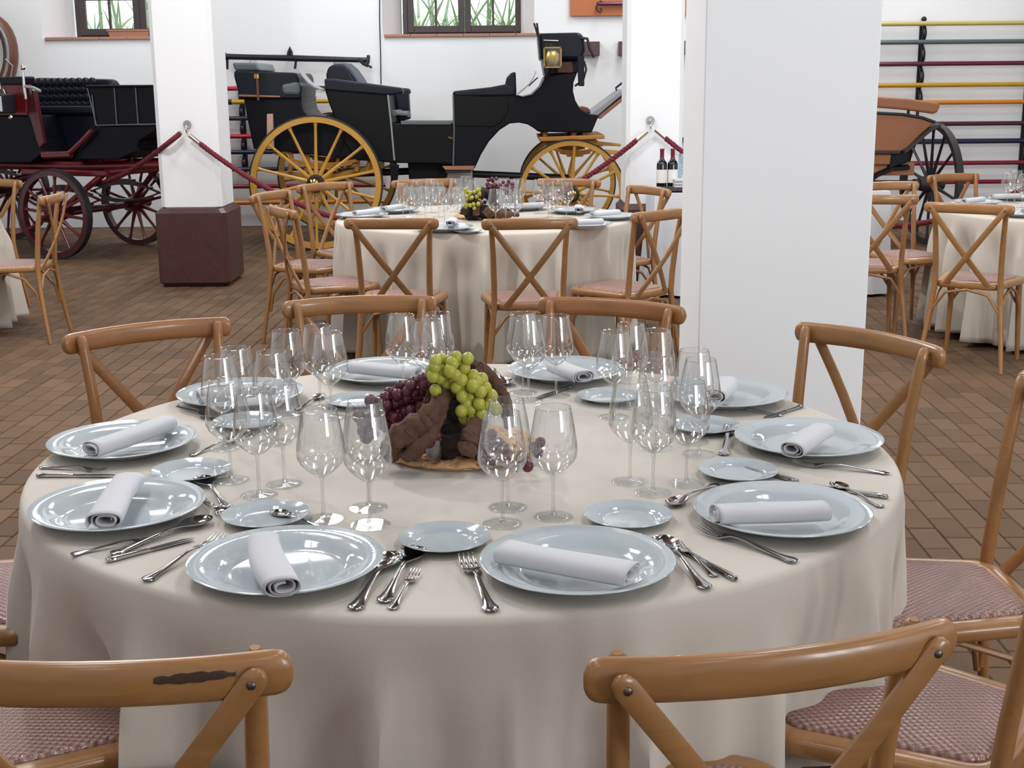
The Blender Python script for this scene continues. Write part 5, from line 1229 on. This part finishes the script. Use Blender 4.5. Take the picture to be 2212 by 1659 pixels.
# serving table: wine bottles, tray, folded napkins, blue bottle
def bottle(x, y, label):
    t = thing('wine_bottle', label, 'bottle', (x, y, 0.752))
    MB().lathe([(0, 0), (0.036, 0), (0.0375, 0.004), (0.0375, 0.185), (0.034, 0.202), (0.018, 0.222), (0.0145, 0.235), (0.0142, 0.29), (0, 0.29)], 28).build('body', M['wine_glass_dark'], t)
    MB().lathe([(0.0150, 0.235), (0.0152, 0.285), (0.0165, 0.287), (0.0165, 0.297), (0.0150, 0.299), (0, 0.299)], 20).build('capsule', M['capsule'], t)
    n = 20; vs = []; fs = []
    for k in range(n + 1):
        a = -PI/2 - 1.35 + 2.7*k/n; vs += [(0.0381*math.cos(a), 0.0381*math.sin(a), 0.055), (0.0381*math.cos(a), 0.0381*math.sin(a), 0.15)]
    for k in range(n): fs.append((2*k, 2*k + 2, 2*k + 3, 2*k + 1))
    MB().add(vs, fs).build('label', M['paper_label'], t)
bx = 1.0991
bottle(bx, 9.5, 'dark wine bottle with red capsule and cream label, left of the pair')
bottle(bx + 0.079, 9.51, 'dark wine bottle with red capsule and cream label, right of the pair')
t = thing('serving_box', 'dark brown tray box on the serving table below the bottles', 'tray', (1.1142, 9.36, 0.752))
MB().box(-0.08, 0.13, -0.05, 0.05, 0, 0.008).box(-0.08, 0.13, -0.05, -0.042, 0, 0.035).box(-0.08, 0.13, 0.042, 0.05, 0, 0.035).build('tray', M['window_wood'], t, smooth=0)
t = thing('folded_napkins', 'stack of folded white napkins beside the bottles at the pillar edge', 'napkins', (1.2617, 9.42, 0.752))
for k in range(4):
    MB().cbox((0, 0, 0.012 + 0.022*k), (0.17, 0.12, 0.02)).build('napkin', M['linen'], t, smooth=0, bevel=0.006)
t = thing('water_bottle', 'blue-tinted clear bottle just right of the wine bottles', 'bottle', (1.2597, 9.68, 0.752))
MB().lathe([(0, 0.002), (0.04, 0.002), (0.042, 0.01), (0.042, 0.15), (0.02, 0.19), (0.016, 0.2), (0.016, 0.24)], 24).build('body', M['cup_glass'], t)
MB().lathe([(0.018, 0.235), (0.018, 0.25), (0, 0.252)], 16).build('cap', M['chrome'], t)

# ------------------------------------------------------------------ centrepieces: straw mat, vine trunk, grapes
def mat_(c, R, label):
    t = thing('straw_mat', label, 'mat', (c[0], c[1], 0.7508))
    n = 40; k = 0
    MB().lathe([(0, 0.001), (R - 0.01, 0.001), (R - 0.01, 0.009), (0, 0.011)], 48).build('base', M['straw'], t)
    r = 0.02; j = 0
    while r < R:
        pts = [(r*math.cos(2*PI*i/72), r*math.sin(2*PI*i/72), 0.011 + 0.0022*math.sin(i*1.9 + j)) for i in range(72)]
        MB().tube(pts, [(0.0085 + 0.0015*math.sin(i*1.7), 0.006 + 0.001*math.sin(i*2.3 + 1)) for i in range(72)], 6, up=(0, 0, 1), closed=True).build('coil', M['straw'], t)
        r += 0.0155; j += 1
    return t
MC = (-0.1138, 2.664, 0.755)
mat_(MC, 0.165, 'round woven straw mat under the grapes on the front table')
rgb_ = random.Random(11)
def limb(path, rad, n=14):
    P = [Vector(p) for p in path]; pts = []; rr = []
    m = 9
    for i in range(len(P) - 1):
        p0, p1, p2, p3 = P[max(i-1, 0)], P[i], P[i+1], P[min(i+2, len(P)-1)]
        for k in range(m):
            f = k/m
            q = 0.5*((2*p1) + (p2-p0)*f + (2*p0-5*p1+4*p2-p3)*f*f + (3*p1-p0-3*p2+p3)*f**3)
            r = rad[i]*(1-f) + rad[i+1]*f
            pts.append(q + Vector((rgb_.uniform(-1, 1), rgb_.uniform(-1, 1), rgb_.uniform(-1, 1)))*r*0.05)
            rr.append((r*rgb_.uniform(0.88, 1.06), r*rgb_.uniform(0.88, 1.06)))
    pts.append(P[-1]); rr.append((rad[-1]*0.6, rad[-1]*0.6))
    mb = MB().tube(pts, rr, 22)
    for i, v in enumerate(mb.v):
        c = pts[min(i // 22, len(pts) - 1)]; w = Vector(v)
        d = noise.noise(w*38.0)*0.42 + noise.noise(w*90.0 + Vector((7, 3, 1)))*0.22
        mb.v[i] = tuple(Vector(c) + (w - Vector(c))*(0.92 + d))
    return mb
tv = thing('vine_trunk', 'gnarled brown vine trunk arching over the straw mat on the front table', 'driftwood', (MC[0], MC[1], 0.762), 0, None, True)
limb([(-0.2425, 2.500, 0.7862), (-0.2297, 2.490, 0.8178), (-0.2013, 2.490, 0.8461), (-0.1702, 2.500, 0.8623), (-0.1474, 2.530, 0.886), (-0.1296, 2.560, 0.9142), (-0.1005, 2.600, 0.9388)], [0.02, 0.03, 0.026, 0.024, 0.024, 0.02, 0.018]).build('left_limb', M['bark'], tv, smooth=85)
limb([(-0.2178, 2.470, 0.79), (-0.1858, 2.480, 0.8106), (-0.1587, 2.500, 0.8431), (-0.1411, 2.530, 0.8735)], [0.014, 0.02, 0.018, 0.014]).build('left_limb', M['bark'], tv, smooth=85)
limb([(-0.1981, 2.660, 0.8109), (-0.1771, 2.660, 0.8662), (-0.1421, 2.660, 0.906), (-0.09303, 2.660, 0.9305), (-0.05907, 2.660, 0.9252)], [0.02, 0.022, 0.022, 0.02, 0.018]).build('rear_limb', M['bark'], tv, smooth=85)
limb([(-0.0677, 2.620, 0.939), (-0.03956, 2.640, 0.9097), (-0.02158, 2.650, 0.8773), (-0.008325, 2.650, 0.837), (-0.001788, 2.640, 0.8043)], [0.015, 0.015, 0.015, 0.016, 0.014]).build('right_limb', M['bark'], tv, smooth=85)
limb([(-0.08744, 2.470, 0.7935), (-0.08917, 2.480, 0.8193), (-0.07842, 2.500, 0.8376), (-0.06244, 2.540, 0.8509)], [0.016, 0.02, 0.02, 0.016]).build('front_limb', M['bark'], tv, smooth=85)
limb([(-0.1265, 2.580, 0.7769), (-0.129, 2.590, 0.8188), (-0.1228, 2.600, 0.8655), (-0.1062, 2.610, 0.9073)], [0.05, 0.042, 0.038, 0.03]).build('dark_fill', M['dark_bark_and_shade'], tv, smooth=85)  # dark mass added as the shade inside the arch
limb([(-0.2384, 2.550, 0.7884), (-0.1855, 2.540, 0.7966), (-0.1285, 2.530, 0.8028), (-0.08232, 2.550, 0.7948)], [0.016, 0.022, 0.022, 0.016]).build('root', M['dark_bark_and_shade'], tv, smooth=85)
GR = {}
for nm in ('green', 'red'):
    GR[nm] = MB().ball((0, 0, 0), (0.0112, 0.0112, 0.0122), 14, 10).mesh('grape', M[nm + '_grape'], 80)
def bunch(px, kind, label, group=None, scale=1.0):
    c = [sum(p[k] for p in px)/len(px) for k in range(3)]
    t = thing('grape_bunch', label, 'grapes', c)
    st = sorted(px, key=lambda p: p[0])
    MB().tube([(p[0]-c[0], p[1]-c[1] + 0.012, p[2]-c[2]) for p in st[::max(1, len(st)//6)]], 0.0018, 6).build('stalk', M['stem_green'], t)
    for p in px:
        o = bpy.data.objects.new('grape', GR[kind]); COL.objects.link(o); o.parent = t
        s = scale*rgb_.uniform(0.92, 1.08)
        o.location = (p[0]-c[0], p[1]-c[1] + rgb_.uniform(-0.006, 0.006), p[2]-c[2]); o.scale = (s, s, s); o.rotation_euler = (rgb_.uniform(-.5, .5), rgb_.uniform(-.5, .5), 0)
    return t
bunch([(-0.1516, 2.525, 0.9755), (-0.1617, 2.545, 0.9514), (-0.138, 2.542, 0.9633), (-0.1187, 2.528, 0.9699), (-0.1105, 2.535, 0.9806), (-0.08832, 2.534, 0.9768), (-0.09529, 2.539, 0.9569), (-0.1329, 2.543, 0.943), (-0.1537, 2.524, 0.9635), (-0.1124, 2.522, 0.9456), (-0.1324, 2.544, 0.9237), (-0.101, 2.533, 0.9345), (-0.07799, 2.542, 0.9409), (-0.0786, 2.521, 0.9238), (-0.1106, 2.533, 0.9203), (-0.09888, 2.541, 0.9136), (-0.1531, 2.527, 0.9145), (-0.1339, 2.547, 0.9009), (-0.06146, 2.546, 0.9312), (-0.06309, 2.522, 0.911), (-0.1003, 2.522, 0.9028), (-0.08315, 2.536, 0.8974), (-0.05157, 2.547, 0.904), (-0.09157, 2.532, 0.8869), (-0.06631, 2.527, 0.8879), (-0.04115, 2.533, 0.8996), (-0.1017, 2.522, 0.8732), (-0.08327, 2.527, 0.8727), (-0.04791, 2.533, 0.8805), (-0.09689, 2.535, 0.8535), (-0.07897, 2.528, 0.8513), (-0.06014, 2.527, 0.8629), (-0.03299, 2.527, 0.8752), (-0.1424, 2.534, 0.9537), (-0.1443, 2.529, 0.9396), (-0.1233, 2.522, 0.9561), (-0.04518, 2.544, 0.8884), (-0.05404, 2.537, 0.916), (-0.07061, 2.539, 0.8677), (-0.06178, 2.526, 0.8776), (-0.141, 2.549, 0.9723), (-0.1047, 2.545, 0.9652), (-0.1569, 2.524, 0.9446), (-0.07041, 2.530, 0.9302)], 'green', 'bunch of yellow-green grapes draped over the vine trunk on the front table', None, 1.17)
bunch([(-0.2656, 2.580, 0.8571), (-0.2605, 2.592, 0.8412), (-0.2554, 2.604, 0.8271), (-0.2422, 2.580, 0.8441), (-0.2347, 2.592, 0.841), (-0.2733, 2.604, 0.8382), (-0.2599, 2.580, 0.8266), (-0.222, 2.592, 0.8537), (-0.2323, 2.604, 0.8269), (-0.2456, 2.580, 0.8245), (-0.2085, 2.592, 0.8585), (-0.2708, 2.604, 0.8243), (-0.2545, 2.615, 0.8897), (-0.2319, 2.614, 0.9035), (-0.2077, 2.586, 0.9079), (-0.2358, 2.587, 0.8903), (-0.2047, 2.611, 0.9109), (-0.2544, 2.608, 0.8717), (-0.2266, 2.605, 0.8633), (-0.2146, 2.594, 0.8845), (-0.2416, 2.603, 0.8688), (-0.1873, 2.603, 0.8949), (-0.1924, 2.603, 0.8822), (-0.1793, 2.589, 0.9128), (-0.1825, 2.598, 0.9224), (-0.2568, 2.597, 0.8527), (-0.2444, 2.607, 0.8501), (-0.2946, 2.616, 0.871), (-0.2059, 2.614, 0.8707), (-0.2288, 2.601, 0.8761), (-0.1985, 2.598, 0.8942), (-0.1652, 2.593, 0.9166), (-0.2591, 2.585, 0.8685), (-0.2492, 2.585, 0.8468), (-0.2351, 2.599, 0.85), (-0.2143, 2.594, 0.8973), (-0.2615, 2.596, 0.8845), (-0.2789, 2.613, 0.8716), (-0.3179, 2.601, 0.8433), (-0.3095, 2.602, 0.8122), (-0.303, 2.592, 0.801), (-0.3079, 2.585, 0.8326), (-0.2933, 2.594, 0.841), (-0.2869, 2.588, 0.8109), (-0.2984, 2.600, 0.8216), (-0.2741, 2.616, 0.85), (-0.2725, 2.606, 0.8377)], 'red', 'bunch of dark red grapes left of the vine trunk on the front table', None, 1.12)
bunch([(-0.1611, 2.494, 0.8438), (-0.158, 2.501, 0.8333), (-0.1679, 2.497, 0.8373), (-0.1517, 2.502, 0.8291), (-0.1741, 2.503, 0.8252), (-0.1844, 2.490, 0.8202), (-0.165, 2.488, 0.8159), (-0.1728, 2.508, 0.8142), (-0.1779, 2.494, 0.8334), (-0.1922, 2.494, 0.8144)], 'red', 'few dark red grapes under the vine trunk arch')
bunch([(-0.1285, 2.562, 0.779), (-0.1315, 2.551, 0.793), (-0.1203, 2.576, 0.791), (-0.1081, 2.551, 0.782), (-0.08222, 2.578, 0.79), (-0.08783, 2.568, 0.779), (-0.07712, 2.561, 0.782), (-0.08055, 2.544, 0.776), (-0.07304, 2.556, 0.794), (-0.06978, 2.530, 0.78), (-0.0572, 2.506, 0.775), (-0.04212, 2.496, 0.778), (-0.03566, 2.502, 0.781), (-0.06108, 2.540, 0.814), (-0.04234, 2.546, 0.816), (-0.02774, 2.573, 0.791), (-0.01939, 2.590, 0.777), (-0.04776, 2.573, 0.791), (-0.03245, 2.552, 0.779), (-0.05634, 2.567, 0.782), (-0.01062, 2.528, 0.78), (0.05661, 2.552, 0.796), (0.05169, 2.546, 0.778), (0.02939, 2.435, 0.781), (0.04401, 2.592, 0.776), (0.01546, 2.507, 0.777)], 'red', 'bunch of purple-red grapes at the right front of the straw mat')
t = thing('candle_glass', 'tiny clear glass votive cup under the vine trunk', 'glass', (MC[0] - 0.045, 2.52, 0.775))
MB().lathe([(0, 0.002), (0.016, 0.002), (0.019, 0.02), (0.021, 0.045), (0.0195, 0.045), (0.017, 0.02), (0.014, 0.006), (0, 0.006)], 24).build('cup', M['glass'], t)

# centrepiece of the middle back table
C2 = (-0.1657, 7.650, 0.755)
mat_(C2, 0.16, 'round woven straw mat on the middle back table')
tv = thing('vine_trunk', 'dark gnarled vine trunk on the middle back table', 'driftwood', (C2[0], C2[1], 0.762), 0, None, True)
y2 = C2[1]
limb([(-0.2671, 7.450, 0.7915), (-0.2399, 7.450, 0.8361), (-0.2078, 7.460, 0.8744), (-0.1655, 7.480, 0.9039), (-0.1181, 7.500, 0.8966), (-0.09215, 7.500, 0.8435), (-0.06081, 7.500, 0.7849)], [0.03, 0.03, 0.032, 0.035, 0.032, 0.03, 0.025]).build('main_limb', M['dark_bark_and_shade'], tv, smooth=85)
limb([(-0.1917, 7.400, 0.7904), (-0.1912, 7.400, 0.8271), (-0.17, 7.420, 0.8644)], [0.022, 0.022, 0.018]).build('front_limb', M['bark'], tv, smooth=85)
limb([(-0.1391, 7.400, 0.7874), (-0.1072, 7.400, 0.8133), (-0.04697, 7.420, 0.7925), (0.0508, 7.440, 0.7844)], [0.03, 0.034, 0.026, 0.012]).build('root', M['bark'], tv, smooth=85)
limb([(-0.261, 7.500, 0.7813), (-0.1674, 7.500, 0.7964), (-0.07409, 7.500, 0.7903)], [0.03, 0.05, 0.03]).build('dark_fill', M['dark_bark_and_shade'], tv, smooth=85)
rgb_.seed(5)
g0 = (-0.2166, 7.400, 0.8848); r0 = (-0.06461, 7.520, 0.9421)
bunch([(g0[0] + rgb_.uniform(-0.04, 0.045), g0[1] + rgb_.uniform(-0.03, 0.03), g0[2] + rgb_.uniform(-0.055, 0.055)) for _ in range(30)], 'green', 'bunch of yellow-green grapes on the middle back table')
bunch([(r0[0] + rgb_.uniform(-0.085, 0.085), r0[1] + rgb_.uniform(-0.03, 0.03), r0[2] + rgb_.uniform(-0.045, 0.045)) for _ in range(44)] + [(r0[0] - 0.06 + rgb_.uniform(-0.03, 0.03), r0[1], r0[2] - rgb_.uniform(0.05, 0.16)) for _ in range(12)], 'red', 'bunch of pink-red grapes on the middle back table')

# ------------------------------------------------------------------ brick floor: 20 x 10 cm pavers in running bond
bpy.context.view_layer.update()
dg = bpy.context.evaluated_depsgraph_get()
BA = math.radians(-1.5)
BX0, BY0 = 1.585, 5.03
def brick_pts(cx, cy, rr):
    g = 0.0022; hw, hl = 0.05 - g, 0.10 - g; c = 0.003; dz = rr.uniform(-0.0012, 0.0012)
    return hw, hl, c, dz
cells = []
for i in range(-80, 72):
    for j in range(-16, 51):
        lx = 0.05 + 0.1*i; ly = (0.034 if i % 2 else 0.134) + 0.2*j
        wx = BX0 + lx - ly*math.tan(BA); wy = BY0 + ly
        if -7.9 < wx < 7.9 and 0.35 < wy < 14.45: cells.append((wx, wy))
cp = Vector((0, 0, CAM_H))
cand = []
for (wx, wy) in cells:
    v = Vector((wx, wy, 0)) - cp; d = v.dot(_f)
    if d < 0.3: continue
    px = 1106 + 2800*v.dot(_R)/d; py = 829.5 + 2800*v.dot(_D)/d
    if -20 < px < 2232 and -20 < py < 1680: cand.append((d, wx, wy))
cand.sort()
chosen = set()
for d, wx, wy in cand:
    if len(chosen) >= 298: break
    seen = 0
    for ox, oy in ((0, 0), (0.03, 0.07), (-0.03, -0.07), (0.03, -0.07), (-0.03, 0.07)):
        tgt = Vector((wx + ox, wy + oy, 0.0)); dr = (tgt - cp); L = dr.length
        hit = SC.ray_cast(dg, cp, dr.normalized(), distance=L - 0.01)
        seen += 0 if hit[0] else 1
    if seen >= 2: chosen.add((wx, wy))
def brick_mb(hw, hl, c):
    mb = MB(); z0, z1 = -0.012, 0.0
    v = [(-hw, -hl, z0), (hw, -hl, z0), (hw, hl, z0), (-hw, hl, z0), (-hw, -hl, z1 - c), (hw, -hl, z1 - c), (hw, hl, z1 - c), (-hw, hl, z1 - c), (-hw + c, -hl + c, z1), (hw - c, -hl + c, z1), (hw - c, hl - c, z1), (-hw + c, hl - c, z1)]
    f = [(8, 9, 10, 11)] + [(a, (a+1) % 4, (a+1) % 4 + 4, a + 4) for a in range(4)] + [(a + 4, (a+1) % 4 + 4, (a+1) % 4 + 8, a + 8) for a in range(4)]
    return v, f
bv, bf = brick_mb(0.0475, 0.0975, 0.003)
bme = MB().add(bv, bf).mesh('brick', M['brick'], 0)
rest = MB(); rr = random.Random(2)
for (wx, wy) in cells:
    dz = rr.uniform(-0.0015, 0.0); tilt = (rr.uniform(-0.004, 0.004), rr.uniform(-0.003, 0.003))
    if (wx, wy) in chosen:
        o = bpy.data.objects.new('brick', bme); COL.objects.link(o); o.parent = floor_obj
        o.location = (wx, wy, dz); o.rotation_euler = (tilt[0], tilt[1], BA)
    else:
        k = len(rest.v); s, c_ = math.sin(BA), math.cos(BA)
        rest.v += [(wx + x*c_ - y*s, wy + x*s + y*c_, z + dz) for x, y, z in bv]
        rest.f += [tuple(i + k for i in f) for f in bf]
o = rest.build('brick_paving', M['brick'], floor_obj, smooth=0); o['kind'] = 'stuff'
for o in bpy.data.objects:
    if 'origin_shift' in o: del o['origin_shift']
